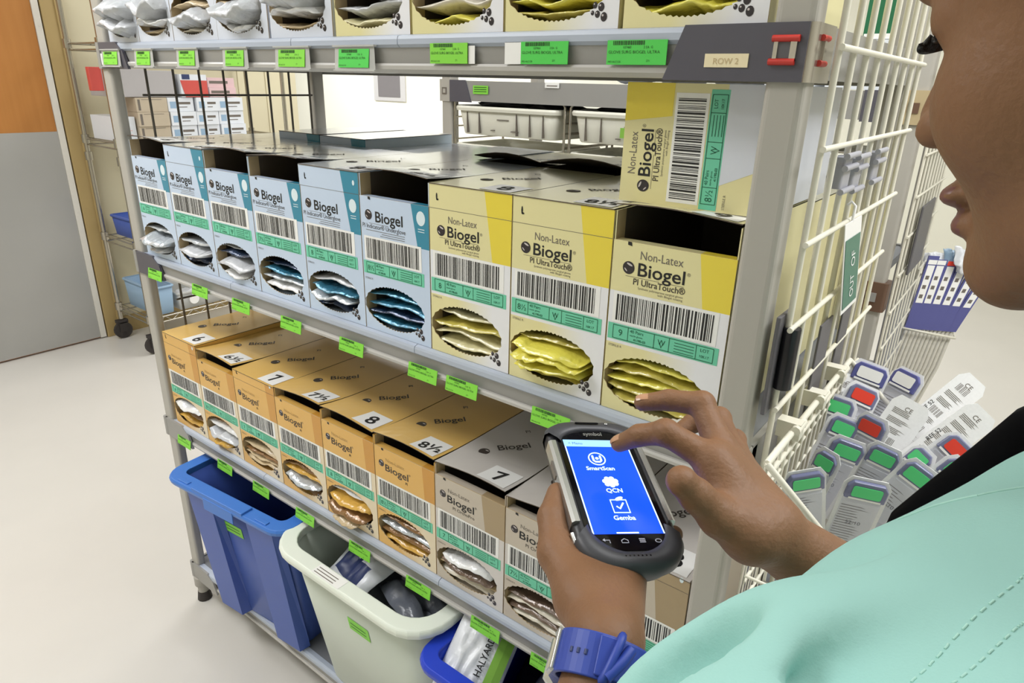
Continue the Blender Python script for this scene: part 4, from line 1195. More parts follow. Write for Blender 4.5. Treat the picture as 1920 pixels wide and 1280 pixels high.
# things at the right end of the rear unit, seen through the white end panel
for i, z in enumerate((1.055, 1.125, 1.20, 1.275)):
    tray(1.03, RY + 0.02, z, '%s ivory tray in the stack at the right end of the rear unit' % ['lowest', 'second lowest', 'third', 'topmost'][i], 0.36, 0.3, 0.055, 'ivory trays at the right end of the rear unit')
b = MB()
for zz in (1.04, 1.115, 1.19, 1.265, 1.34):
    b.tube([(1.015, RY + 0.01, zz), (1.4, RY + 0.01, zz)], 0.003, 6)
for xx in (1.015, 1.4): b.tube([(xx, RY + 0.01, 1.021), (xx, RY + 0.01, 1.40)], 0.0045, 8)
tag(b.build('wire_tray_rack', 'chrome'), 'narrow wire rack around the ivory trays at the right end', 'rack')
rt2 = empty('storage_tote', (1.24, RY + 0.2, 0.60), 0, 'deep blue tote on the lower shelf of the rear unit', 'tote')
bin_mesh(0.34, 0.34, 0.30, 0.02, 0.02).build('tub', 'blue_tote', rt2)
rim_mesh(0.34, 0.34, 0.308, 0.015, 0.018, 0.02, 0.004).build('rim', 'blue_rim', rt2)
for i, (xx, ww, hh, mt, lb_) in enumerate(((-0.03, 0.2, 0.2, 'white_box', 'tall white carton at the left end of the rear unit'), (0.2, 0.3, 0.16, 'grey_box', 'grey carton low on the rear unit behind the cartons'),
                                        (0.55, 0.36, 0.22, 'tan_box', 'tan carton on the lower rear shelf, middle'))):
    q = MB().box(-ww / 2, ww / 2, -0.13, 0.13, 0, hh); q.box(-ww / 2, ww / 2, -0.131, -0.13, hh * 0.55, hh * 0.57, 1)
    tag(q.build('carton', [mt, 'ink_grey'], None, (xx + ww / 2, RY + 0.2, 0.601), bevel=0.002), lb_, 'carton', 'cartons on the rear unit')
for i, (xx, ww, hh) in enumerate(((1.08, 0.13, 0.15), (1.235, 0.17, 0.115))):
    q = MB().box(-ww / 2, ww / 2, -0.1, 0.1, 0, hh)
    q.box(-ww / 2 + 0.01, ww / 2 - 0.01, -0.1008, -0.1, hh * 0.3, hh * 0.7, 1)
    tag(q.build('carton', ['white_box', 'skyblue'], None, (xx + ww / 2, RY + 0.13, 1.492), bevel=0.002), ['small white carton on the top rear shelf beyond the wire panel', 'taller white carton near the rear right post, top rear shelf'][i], 'carton', 'cartons on the rear unit')
gs = MB().box(-0.05, 0.05, -0.09, 0.09, 0, 0.30); gs.box(-0.048, 0.048, -0.0905, -0.09, 0.0, 0.012, 1)
tag(gs.build('green_binder', ['sign_green', 'white_paper'], None, (1.352, RY + 0.125, 1.6085), bevel=0.002), 'dark green binder standing on the white carton by the rear post', 'binder')
for i, (xx, zz) in enumerate(((0.98, 1.50), (0.80, 1.50), (0.62, 1.50))):
    bag('wrapped_pack', (xx, RY + 0.15, 1.515), (0, 0, 0.3 * i), 0.075, 0.2, 0.04, 530 + i, ['pack_white'], ['right', 'middle', 'left'][i] + ' of three white packs lying on the top rear shelf', 'pack', 'white packs on the top rear shelf', wave=0.006)
for i, (xx, zz, mt) in enumerate(((1.10, 0.0, 'pack_white'), (1.22, 0.0, 'pack_white'))):
    pass

# ------------------------------------------------------------------ chrome rack by the left wall
cr = empty('wire_rack', (-2.20, 1.36, 0), 0, 'chrome wire rack on casters against the cream left wall', 'rack')
C0 = Vector((2.20, -1.36, 0))
xs = (-2.40, -2.02); ys_ = (0.86, 1.86)
for xx in xs:
    for yy in ys_:
        p = MB().tube([(xx, yy, 0.12), (xx, yy, 1.85)], 0.0125, 10)
        for zz in (0.20, 0.62, 1.06, 1.15, 1.62): p.tube([(xx, yy, zz - 0.022), (xx, yy, zz + 0.022)], 0.02, 10)
        po = p.build('post', 'chrome', cr); po.location = C0
        w = MB().tube([(xx - 0.011, yy, 0.05), (xx + 0.011, yy, 0.05)], 0.05, 18)
        w.box(xx - 0.018, xx + 0.018, yy - 0.03, yy + 0.03, 0.095, 0.115)
        w.box(xx - 0.018, xx - 0.014, yy - 0.022, yy + 0.022, 0.04, 0.1); w.box(xx + 0.014, xx + 0.018, yy - 0.022, yy + 0.022, 0.04, 0.1)
        w.build('caster', 'rubber', po)
for zz in (0.20, 0.62, 1.15, 1.62):
    s = MB()
    for dz in (0, -0.03):
        for xx in xs: s.tube([(xx, ys_[0], zz + dz), (xx, ys_[1], zz + dz)], 0.0045, 6)
        for yy in ys_: s.tube([(xs[0], yy, zz + dz), (xs[1], yy, zz + dz)], 0.0045, 6)
    n = 22
    for i in range(n):
        yy = ys_[0] + (ys_[1] - ys_[0]) * (i + 0.5) / n
        s.tube([(xs[0], yy, zz + 0.003), (xs[1], yy, zz + 0.003)], 0.0025, 5)
    for i in range(24):
        a = ys_[0] + (ys_[1] - ys_[0]) * i / 24; b2 = ys_[0] + (ys_[1] - ys_[0]) * (i + 1) / 24
        s.tube([(xs[1], a, zz - (0.03 if i % 2 else 0)), (xs[1], b2, zz - (0 if i % 2 else 0.03))], 0.003, 5)
    s.build('wire_shelf', 'chrome', cr).location = C0
# stacked small cartons on the rack, three layers
cols = [(0.985, 0.165, 'tan_box'), (1.155, 0.145, 'white_box'), (1.305, 0.13, 'white_box'), (1.44, 0.155, 'white_box')]
cn = ['tan', 'first white', 'second white', 'third white']
for ci, (yy, ww, mt) in enumerate(cols):
    for L_ in range(3):
        hh = 0.0715
        q = MB().box(-0.3, 0, 0, ww - 0.003, 0, hh - 0.001)
        if ci:
            q.box(-0.001, 0.0006, 0.012, 0.045, 0.016, 0.05, 1); q.box(-0.001, 0.0006, 0.06, ww - 0.02, 0.036, 0.048, 2); q.box(-0.001, 0.0006, 0.06, ww - 0.04, 0.02, 0.024, 2)
        else:
            q.box(-0.001, 0.0006, 0.01, 0.022, 0.008, 0.062, 2); q.box(-0.001, 0.0006, 0.03, ww - 0.03, 0.060, 0.062, 2)
        o = q.build('small_carton', [mt, 'skyblue', 'ink_grey'], None, (-2.03 + random.uniform(-0.008, 0.006), yy + random.uniform(-0.004, 0.004) * (L_ > 0), 1.1552 + L_ * hh))
        tag(o, '%s carton in the %s column on the chrome rack' % (['bottom', 'middle', 'top'][L_], cn[ci]), 'carton', 'small cartons stacked on the chrome rack')
for (y0, y1, hh, mt, lb_) in ((0.905, 1.06, 0.135, 'grey_box', 'left of two plain grey cartons on top of the small carton stack'), (1.064, 1.215, 0.13, 'grey_box', 'right of two plain grey cartons on top of the small carton stack')):
    tag(MB().box(-0.3, 0, 0, y1 - y0, 0, hh).build('grey_carton', mt, None, (-2.04, y0, 1.3712), bevel=0.002), lb_, 'carton', 'grey cartons on the chrome rack')
q = MB().box(-0.24, 0, 0, 0.15, 0, 0.115); q.box(-0.001, 0.001, 0.012, 0.055, 0.09, 0.115, 1)
q.prism([(0.0012, 0.02, 0.0), (0.0012, 0.15, 0.0), (0.0012, 0.15, 0.085), (0.0012, 0.0, 0.085)], (0.0006, 0, 0), 2)
tag(q.build('red_carton', ['white_box', 'navy', 'red_box'], None, (-2.03, 1.235, 1.3712)), 'red and white carton on the chrome rack between grey and pink ones', 'carton')
for kk in range(2):
    q = MB().box(-0.24, 0, 0, 0.16, 0, 0.05); q.box(-0.001, 0.001, 0.01, 0.12, 0.02, 0.034, 1)
    tag(q.build('pink_carton', ['pink_box', 'ink_grey'], None, (-2.03 - 0.01 * kk, 1.395, 1.3712 + 0.0505 * kk)), '%s pink carton beside the red and white carton, chrome rack' % ['lower', 'upper'][kk], 'carton', 'pink cartons on the chrome rack')
# blue bins and clear trays lower on the rack
for (y0, ww, z, hh, mt, lb_) in ((0.90, 0.14, 0.6255, 0.11, 'blue_tote', 'small blue bin low on the chrome rack behind the left post'), (0.90, 0.12, 0.2055, 0.16, 'skyblue', 'pale blue bin on the bottom of the chrome rack'),
                               (1.06, 0.28, 0.6255, 0.09, 'clearholder', 'clear bin low on the chrome rack'), (1.04, 0.30, 0.2055, 0.10, 'clearholder', 'clear bin of folded packs on the bottom chrome shelf')):
    t = empty('rack_bin', (-2.2, y0 + ww / 2, z), 0, lb_, 'bin', 'bins on the chrome rack')
    bin_mesh(0.34, ww, hh, 0.008, 0.012, 0.003).build('tub', mt, t)
    rim_mesh(0.34, ww, hh + 0.006, 0.006, 0.012, 0.012, 0.003).build('rim', mt, t)
for i, (yy, zz, sd) in enumerate(((1.12, 0.27, 511), (1.24, 0.275, 512), (1.18, 0.305, 513))):
    bag('wrapped_pack', (-2.14, yy, zz - 0.035), (0, 0, 0.4 * i), 0.09, 0.13, 0.03, sd, ['pack_white' if i != 1 else 'pack_grey'], ['white pack at the left', 'grey pack at the right', 'white pack on top'][i] + ' of the clear bin on the bottom chrome shelf', 'pack', 'packs in the chrome rack bin')
rd_ = MB().tube([(-2.018, 1.125, 0.262), (-2.012, 1.125, 0.262)], 0.028, 20)
tag(rd_.build('round_lid', 'white_paper'), 'round white lid leaning at the front of the clear rack bin', 'lid')
for (z, hh, mt, lb_) in ((1.153, 0.12, 'white_box', 'white carton at the left end of the chrome rack, beside the left post'), (1.625, 0.0, None, '')):
    if mt:
        q = MB().box(-0.3, 0, 0, 0.09, 0, hh); q.box(-0.001, 0.001, 0.02, 0.07, 0.03, 0.034, 1); q.box(-0.001, 0.001, 0.02, 0.07, 0.05, 0.054, 1)
        tag(q.build('carton', [mt, 'pink_box'], None, (-2.05, 0.885, z + 0.0025)), lb_, 'carton')
q = MB().box(-0.03, 0, 0, 0.06, 0, 0.11)
tag(q.build('red_binder', 'red_box', None, (-2.06, 0.80, 1.40), bevel=0.003), 'dull red binder hanging on the end of the chrome rack', 'binder')

# ------------------------------------------------------------------ green hanging card on the white end panel
hc = empty('hanging_card', (1.556, 0.20, 1.35), 0, 'green card with white writing hanging from the white wire end panel', 'card')
# card swings a little: its lower edge drifts away from the aisle
cb = MB(); t0 = Vector((0, -0.042, -0.012)); dn = Vector((0.006, 0.052, -0.128)); sd = Vector((0.0, 0.090, 0.0))
dnn = dn
cb.prism([t0, t0 + sd, t0 + sd + dnn, t0 + dnn], (0.0012, 0, 0), 0)
cb.build('card_sleeve', 'white_paper', hc)
g = MB(); off = Vector((0.0018, 0, 0))
def cp(u, v): return t0 + sd * u + dnn * v + off
g.quad(cp(0.05, 0.95), cp(0.95, 0.95), cp(0.95, 0.17), cp(0.05, 0.17), 0)
upv = (-dnn).normalized(); rv = sd.normalized()
g.text('OUT', cp(0.66, 0.86) + off * 0.3, upv, -rv, 0.030, 1, width=0.036); g.text('OF', cp(0.66, 0.50) + off * 0.3, upv, -rv, 0.030, 1, width=0.024)
g.build('card_print', ['card_green', 'white_paper'], hc)
MB().tube([(0, 0.0, -0.014), (0.0, 0.0, 0.006), (-0.005, 0.0, 0.0105), (-0.009, 0.0, 0.006)], 0.0018, 6).build('hook', 'white_paper', hc)

# ------------------------------------------------------------------ wire basket of blister packs on the white end panel
bk = empty('wire_basket', (1.63, 0.15, 0.88), 0, 'white wire basket on the shelf end panel holding blister packs with green and red tabs', 'basket')
b = MB(); B0 = Vector((-1.63, -0.15, -0.88))
xa, xb, ya, yb, zf, zb_, z0 = 1.558, 1.705, -0.045, 0.345, 0.985, 1.104, 0.872
for rr_, dz in ((0.0042, 0.0), (0.0034, -0.022)):
    b.tube([(xa + 0.008, ya, zb_ + dz), (xa + 0.008, yb, zb_ + dz)], rr_, 8)
b.tube([(xa + 0.008, ya, zb_), (xb, ya, zf), (xb, yb, zf), (xa + 0.008, yb, zb_)], 0.004, 8)
for yy in (0.06, 0.17, 0.28):
    b.box(xa - 0.012, xa + 0.016, yy - 0.009, yy + 0.009, zb_ - 0.012, zb_ + 0.01)
    b.tube([(xa + 0.012, yy - 0.016, zb_ + 0.004), (xa + 0.012, yy + 0.016, zb_ + 0.004)], 0.006, 8)
n = 15
for i in range(n + 1):
    yy = ya + (yb - ya) * i / n
    b.tube([(xa + 0.008, yy, zb_), (xa + 0.004, yy, z0), (xb - 0.03, yy, z0), (xb, yy, zf)], 0.0022, 6)
for zz in (0.90, 0.94, 0.98, 1.02, 1.06): b.tube([(xa + 0.006, ya, zz), (xa + 0.006, yb, zz)], 0.0022, 6)
for zz in (0.91, 0.95):
    t_ = (zz - z0) / (zf - z0); xx = xb - 0.03 + 0.03 * t_
    b.tube([(xa + 0.006, ya, zz), (xx, ya, zz), (xx, yb, zz), (xa + 0.006, yb, zz)], 0.0022, 6)
b.build('wire_frame', 'grid_white', bk).location = B0
PK=[
('g', (1.583, 0.073, 1.047), (1.598, 0.122, 0.875), 0.054) ,
('g', (1.652, 0.12, 1.038), (1.631, 0.144, 0.869), 0.056) ,
('g', (1.614, 0.181, 1.055), (1.575, 0.171, 0.903), 0.05) ,
('g', (1.598, 0.145, 1.047), (1.564, 0.147, 0.911), 0.036) ,
('g', (1.595, 0.236, 1.061), (1.541, 0.197, 0.925), 0.045) ,
('g', (1.578, 0.276, 1.072), (1.526, 0.221, 0.943), 0.048) ,
('r', (1.599, 0.322, 1.08), (1.556, 0.251, 0.931), 0.05) ,
('r', (1.63, 0.241, 1.071), (1.605, 0.219, 0.913), 0.045) ,
('g', (1.657, 0.193, 1.055), (1.622, 0.197, 0.91), 0.045) ,
('w', (1.665, 0.305, 1.08), (1.618, 0.245, 0.933), 0.052) ,
('w', (1.728, 0.362, 1.113), (1.623, 0.258, 0.965), 0.042) ,
('w', (1.748, 0.318, 1.086), (1.639, 0.238, 0.941), 0.045) ,
('r', (1.739, 0.259, 1.062), (1.631, 0.199, 0.913), 0.05) ,
('g', (1.701, 0.24, 1.043), (1.623, 0.206, 0.914), 0.036) ,
('g', (1.703, 0.189, 1.045), (1.634, 0.177, 0.905), 0.045) ,
('g', (1.744, 0.222, 1.049), (1.647, 0.175, 0.894), 0.045) ,
('n', (1.598, 0.354, 1.105), (1.57, 0.288, 0.929), 0.055) ,
('n', (1.649, 0.365, 1.103), (1.603, 0.3, 0.945), 0.05) ,
('W', (1.568, 0.336, 1.085), (1.526, 0.262, 0.943), 0.06) ,
]
CV = Vector(CAM_C)


def barcode_t(mb, x0, x1, y, h, z, r):
    x = x0
    while x < x1:
        mb.quad((x, y, z), (x + 0.0007, y, z), (x + 0.0007, y + h, z), (x, y + h, z), 1); x += r.choice((0.0014, 0.0018, 0.0024))


cnt = {}
pk_lab = [
    'green tabbed blister pack nearest the right wrist, upright in the basket', 'green tabbed blister pack in the basket front, just above the green sleeve', 'long green tabbed blister pack in the basket middle, left side',
    'slim green tabbed pack tucked under the long green tabbed one', 'green tabbed blister pack high on the left of the basket', 'green tabbed pack below the two red tabs near the panel',
    'red tabbed blister pack at the upper left of the basket', 'red tabbed blister pack tilted in the basket centre', 'green tabbed pack directly below the tilted red tabbed pack',
    'short white printed pack in the basket centre with its back showing', 'long white printed pack reaching furthest up and right', 'long white printed pack below the longest white one',
    'red tabbed pack at the right side of the basket by the black neck band', 'slim green tabbed pack left of the right hand red tab', 'green tabbed pack lying below the slim one at right',
    'green tabbed pack at the far right, half behind the person', 'navy ended pack with white sticker at the back of the basket', 'navy ended pack with white sticker turned towards the aisle', 'white backed pack standing against the end panel']
for i, (kd, tip, tail, w) in enumerate(PK):
    T = Vector(tip); A = Vector(tail)
    A.x = max(A.x, 1.566 + 0.002 * (i % 4)); A.z = max(A.z, 0.882)
    T.x = max(T.x, 1.574)
    v = (T - A); L_ = v.length; v.normalize()
    n_ = ((CV - T).normalized() + Vector((0.15, 0, 0.55))).normalized(); n_ = (n_ - v * n_.dot(v)).normalized()
    ang = [0.0, 0.25, 0.35, -0.3, 0.3, -0.2, 0.3, -0.35, 0.1, 0.2, 0.3, 0.35, 0.3, -0.1, 0.3, 0.3, 0.1, -0.5, 0.2][i]
    n_ = Matrix.Rotation(ang, 3, v) @ n_
    u = v.cross(n_).normalized()
    root = bpy.data.objects.new('blister_pack', None); COL.objects.link(root); root.empty_display_size = 0.02
    root.matrix_world = Matrix(((u.x, v.x, n_.x, A.x), (u.y, v.y, n_.y, A.y), (u.z, v.z, n_.z, A.z), (0, 0, 0, 1)))
    tag(root, pk_lab[i], 'blister pack', 'blister packs in the wire basket')
    hw = w / 2
    r_ = random.Random(900 + i)
    # backing card with a chamfered end
    bkp = MB()
    ch = 0.012
    poly = [(-hw, 0, 0), (hw, 0, 0), (hw, L_ - ch, 0), (hw - ch * 0.6, L_, 0), (-hw + ch * 0.6, L_, 0), (-hw, L_ - ch, 0)]
    bkp.prism(poly, (0, 0, 0.0008), 0)
    white = kd in 'wW'
    zz = 0.0011 if white else 0.0011
    if white:
        y = L_ * 0.2
        while y < L_ - 0.02:
            k_ = r_.random()
            if k_ < 0.3: barcode_t(bkp, -hw * 0.5, hw * 0.3, y, 0.011, zz, r_); y += 0.018
            else:
                for q_ in range(4): bkp.quad((-hw * 0.7, y + q_ * 0.0022, zz), (hw * r_.uniform(0, 0.7), y + q_ * 0.0022, zz), (hw * 0.2, y + q_ * 0.0022 + 0.0008, zz), (-hw * 0.7, y + q_ * 0.0022 + 0.0008, zz), 1)
                y += 0.014
        bkp.text('REF 52', (-hw * 0.6, L_ * 0.6, zz), (0, 1, 0), (-1, 0, 0), 0.008, 2)
        bkp.text('CE', (0.0, L_ - 0.018, zz), (1, 0, 0), (0, 1, 0), 0.009, 1, 'C')
    else:
        for q_ in range(int((L_ - 0.05) / 0.0045)):
            y = 0.006 + q_ * 0.0045
            bkp.quad((-hw * 0.75, y, zz), (hw * r_.uniform(-0.2, 0.75), y, zz), (hw * 0.1, y + 0.0012, zz), (-hw * 0.75, y + 0.0012, zz), 1)
        bkp.text('52-10', (-hw * 0.3, L_ * 0.5, zz + 0.0003), (1, 0, 0), (0, 1, 0), 0.008, 2)
    bkp.build('backing_card', ['pack_print', 'ink_grey', 'ink'], root)
    if not white:
        # clear tray: raised channel with a flat flange
        def ring(y, inset, h): return [Vector((-hw + inset, y, 0.001)), Vector((-hw + inset + 0.003, y, h)), Vector((hw - inset - 0.003, y, h)), Vector((hw - inset, y, 0.001))]
        tr = MB()
        tr.loft([ring(0.004, 0.005, 0.002), ring(0.012, 0.005, 0.009), ring(L_ - 0.036, 0.005, 0.009), ring(L_ - 0.032, 0.006, 0.0025)], 0, False)
        tr.build('clear_tray', 'clear', root)
        en = MB()
        en.prism([(-hw + 0.004, L_ - 0.032, 0.001), (hw - 0.004, L_ - 0.032, 0.001), (hw - 0.004, L_ - 0.012, 0.001), (hw - 0.010, L_ - 0.004, 0.001), (-hw + 0.010, L_ - 0.004, 0.001), (-hw + 0.004, L_ - 0.012, 0.001)], (0, 0, 0.0065), 0)
        en.build('tray_end', 'clear_end' if kd != 'n' else 'indigo', root, bevel=0.0015)
        stk = MB(); stk.prism([(p[0], p[1], 0.0078) for p in rrect(-hw * 0.62, hw * 0.62, L_ - 0.0265, L_ - 0.0095, 0.003, 4)], (0, 0, 0.0008), 0)
        so = stk.build('tab_sticker', {'g': 'stk_green', 'r': 'stk_red', 'n': 'white_paper'}[kd], root)
        so['label'] = {'g': 'green rectangular tab', 'r': 'red rectangular tab', 'n': 'white sticker'}[kd]
        fl = MB().quad((-hw * 0.68, L_ - 0.0315, 0.0080), (hw * 0.68, L_ - 0.0315, 0.0080), (hw * 0.68, L_ - 0.0285, 0.0080), (-hw * 0.68, L_ - 0.0285, 0.0080), 0)
        fl.build('tab_fold', 'white_paper', root)

# ------------------------------------------------------------------ ring holder with tubing packs further back
rh_ = empty('wire_holder', (1.56, 1.66, 0.80), 0, 'white wire ring holder on the rear unit end panel carrying tubing packs', 'holder')
H0 = Vector((-1.56, -1.66, -0.80))
b = MB()
b.tube([(1.497, 1.589, 0.800), (1.64, 1.679, 0.775), (1.615, 1.80, 0.80), (1.505, 1.75, 0.822)], 0.0045, 8, closed=True)
b.tube([(1.500, 1.60, 0.802), (1.508, 1.63, 0.99)], 0.0035, 8); b.tube([(1.505, 1.75, 0.822), (1.508, 1.75, 0.99)], 0.0035, 8)
b.tube([(1.508, 1.60, 0.99), (1.508, 1.78, 0.99)], 0.0035, 8)
b.build('wire_frame', 'grid_white', rh_).location = H0
for i in range(6):
    f_ = i / 5.0
    bx_, by_ = 1.516 + 0.105 * f_, 1.632 + 0.06 * f_
    lean = Vector((0.012 + 0.05 * f_ * f_, 0.06, 0.22))
    root = empty('tubing_pack', (bx_, by_, 0.79), 0, '%s tubing pack from the left in the far wire ring' % ORD[i], 'tubing pack', 'tubing packs in the far wire ring')
    fr = Vector((0.62, 0.30, 0)).normalized(); up = lean.normalized(); nn = fr.cross(up).normalized()
    def q4(u0, u1, v0, v1, o_): return [fr * u0 + up * v0 + nn * o_, fr * u1 + up * v0 + nn * o_, fr * u1 + up * v1 + nn * o_, fr * u0 + up * v1 + nn * o_]
    p = MB(); p.prism(q4(-0.015, 0.015, 0.0, 0.235 - 0.01 * (i % 3), 0), tuple(nn * 0.009), 0)
    p.build('sleeve', 'indigo', root)
    l2 = MB(); l2.prism(q4(-0.010, 0.010, 0.085, 0.205, 0.0092), tuple(nn * 0.0008), 0)
    for q_ in range(3): l2.quad(*q4(-0.006, 0.004, 0.10 + 0.03 * q_, 0.112 + 0.03 * q_, 0.0105), 1)
    lo = l2.build('printed_label', ['white_paper', 'ink_grey'], root)
    c3 = MB(); c3.prism(q4(-0.012, 0.012, 0.208, 0.222, 0.0092), tuple(nn * 0.001), 0); c3.build('tab_sticker', 'stk_red' if i in (2, 3, 4) else 'white_paper', root)
    tb = MB()
    for s_ in (-0.006, 0.006):
        tb.tube([fr * s_ + up * 0.004, fr * s_ + Vector((-0.012, -0.03, -0.12)), fr * s_ * 0.8 + Vector((-0.03 - 0.02 * f_, -0.06, -0.30)), fr * s_ + Vector((-0.045 - 0.03 * f_, -0.07, -0.45))], 0.0052, 8)
    tb.build('tubing', 'tube', root)
for i, (dx, dy, mt, lb_) in enumerate(((0.03, 0.04, 'pack_white', 'crumpled clear white pack on top of the far tubing packs, left'), (0.075, 0.05, 'skyblue', 'pale blue crumpled pack behind the far tubing packs'), (0.10, 0.02, 'pack_white', 'crumpled white pack on top of the far tubing packs, right'))):
    bag('wrapped_pack', (1.515 + dx, 1.70 + dy, 0.985 + 0.012 * i), (0.7, 0.2 * i, 0.5), 0.04, 0.09, 0.03, 520 + i, [mt], lb_, 'pack', 'packs above the far ring holder', wave=0.012)
q = MB().prism([(p[0], 1.45, p[1]) for p in rrect(1.512, 1.60, 1.06, 1.19, 0.01, 4)], (0, 0.012, 0), 0)
q2 = MB().box(0, 0.006, -0.11, 0.11, -0.09, 0.09)
tag(q2.build('grey_folder', 'grey_plate', None, (1.512, 1.37, 1.13), bevel=0.004), 'dark grey folder hung on the rear wire panel by the chin', 'folder')

# ------------------------------------------------------------------ soft-body helpers: distance fields and a surface net
class Field:
    def __init__(s, lo, hi, h):
        s.lo = np.array(lo, np.float32); s.h = h
        s.n = np.ceil((np.array(hi) - np.array(lo)) / h).astype(int) + 1
        s.ax = [s.lo[i] + h * np.arange(s.n[i], dtype=np.float32) for i in range(3)]
        s.F = np.full(s.n, 0.05, np.float32)

    def like(s):
        g = object.__new__(Field); g.lo, g.h, g.n, g.ax = s.lo, s.h, s.n, s.ax; g.F = np.full(s.n, 0.05, np.float32); return g

    def sub(s, lo, hi):
        a = np.clip(np.floor((np.array(lo) - s.lo) / s.h).astype(int), 0, s.n); b = np.clip(np.ceil((np.array(hi) - s.lo) / s.h).astype(int) + 1, 0, s.n)
        sl = tuple(slice(int(a[i]), int(b[i])) for i in range(3))
        if any(q.stop <= q.start for q in sl): return None, None
        return sl, np.meshgrid(*[s.ax[i][sl[i]] for i in range(3)], indexing='ij', sparse=True)

    def put(s, sl, d, k, op='u'):
        A = s.F[sl]
        if op == 'u':
            hh = np.maximum(k - np.abs(A - d), 0) / k if k > 0 else 0
            s.F[sl] = np.minimum(A, d) - hh * hh * k * 0.25
        else:
            d = -d; hh = np.maximum(k - np.abs(A - d), 0) / k
            s.F[sl] = np.maximum(A, d) + hh * hh * k * 0.25

    def cap(s, a, b, ra, rb, k=0.004, op='u'):
        a = np.array(a, np.float32); b = np.array(b, np.float32); m = max(ra, rb) + max(0.02, k * 1.5)
        sl, g = s.sub(np.minimum(a, b) - m, np.maximum(a, b) + m)
        if sl is None: return s
        ab = b - a; L2 = float(ab @ ab) + 1e-12
        p = [g[i] - a[i] for i in range(3)]
        t = np.clip((p[0] * ab[0] + p[1] * ab[1] + p[2] * ab[2]) / L2, 0, 1)
        d = np.sqrt(sum((p[i] - ab[i] * t) ** 2 for i in range(3))) - (ra + (rb - ra) * t)
        s.put(sl, d, k, op); return s

    def chain(s, pts, rs, k=0.004):
        for i in range(len(pts) - 1): s.cap(pts[i], pts[i + 1], rs[i], rs[i + 1], k)
        return s

    def ell(s, c, r, axes=None, k=0.01, op='u'):
        c = np.array(c, np.float32); r = np.array(r, np.float32); m = float(r.max()) + max(0.02, k * 1.5)
        sl, g = s.sub(c - m, c + m)
        if sl is None: return s
        p = [g[i] - c[i] for i in range(3)]
        if axes is not None: p = [sum(p[j] * float(ax[j]) for j in range(3)) for ax in axes]
        k0 = np.sqrt(sum((p[i] / r[i]) ** 2 for i in range(3))); k1 = np.sqrt(sum((p[i] / (r[i] * r[i])) ** 2 for i in range(3))) + 1e-9
        s.put(sl, k0 * (k0 - 1) / k1, k, op); return s

    def merge(s, o, k=0.004):
        hh = np.maximum(k - np.abs(s.F - o.F), 0) / k
        s.F = np.minimum(s.F, o.F) - hh * hh * k * 0.25; return s

    def net(s):
        F = s.F; n = F.shape; S = F < 0
        acc = np.zeros((n[0] - 1, n[1] - 1, n[2] - 1, 3), np.float32); cn = np.zeros((n[0] - 1, n[1] - 1, n[2] - 1), np.float32)
        for d in range(3):
            o1, o2 = [q for q in range(3) if q != d]
            s0 = [slice(None)] * 3; s1 = [slice(None)] * 3; s0[d] = slice(0, n[d] - 1); s1[d] = slice(1, n[d])
            f0 = F[tuple(s0)]; f1 = F[tuple(s1)]; cr = S[tuple(s0)] != S[tuple(s1)]
            t = np.where(cr, f0 / np.where(cr, f0 - f1, 1), 0).astype(np.float32)
            for a in (0, 1):
                for b in (0, 1):
                    q = [slice(None)] * 3; q[o1] = slice(a, n[o1] - 1 + a); q[o2] = slice(b, n[o2] - 1 + b); q = tuple(q)
                    c = cr[q]; cn += c; acc[..., d] += np.where(c, t[q], 0); acc[..., o1] += c * a; acc[..., o2] += c * b
        act = cn > 0; idx = -np.ones(cn.shape, np.int64); idx[act] = np.arange(int(act.sum()))
        ijk = np.argwhere(act); V = (ijk + acc[act] / cn[act][:, None]) * s.h + s.lo
        faces = []
        for d in range(3):
            o1, o2 = (d + 1) % 3, (d + 2) % 3
            s0 = [slice(None)] * 3; s1 = [slice(None)] * 3; s0[d] = slice(0, n[d] - 1); s1[d] = slice(1, n[d])
            for q in (s0, s1): q[o1] = slice(1, n[o1] - 1); q[o2] = slice(1, n[o2] - 1)
            a = S[tuple(s0)]; b = S[tuple(s1)]
            for msk, flip in ((a & ~b, False), (~a & b, True)):
                P = np.argwhere(msk); P[:, o1] += 1; P[:, o2] += 1
                if not len(P): continue
                def gi(x1, x2):
                    Q = P.copy(); Q[:, o1] += x1; Q[:, o2] += x2; return idx[Q[:, 0], Q[:, 1], Q[:, 2]]
                f = np.stack([gi(-1, -1), gi(0, -1), gi(0, 0), gi(-1, 0)], 1)
                faces.append(f[:, ::-1] if flip else f)
        Fc = np.concatenate(faces); Fc = Fc[(Fc >= 0).all(1)]
        return V, Fc


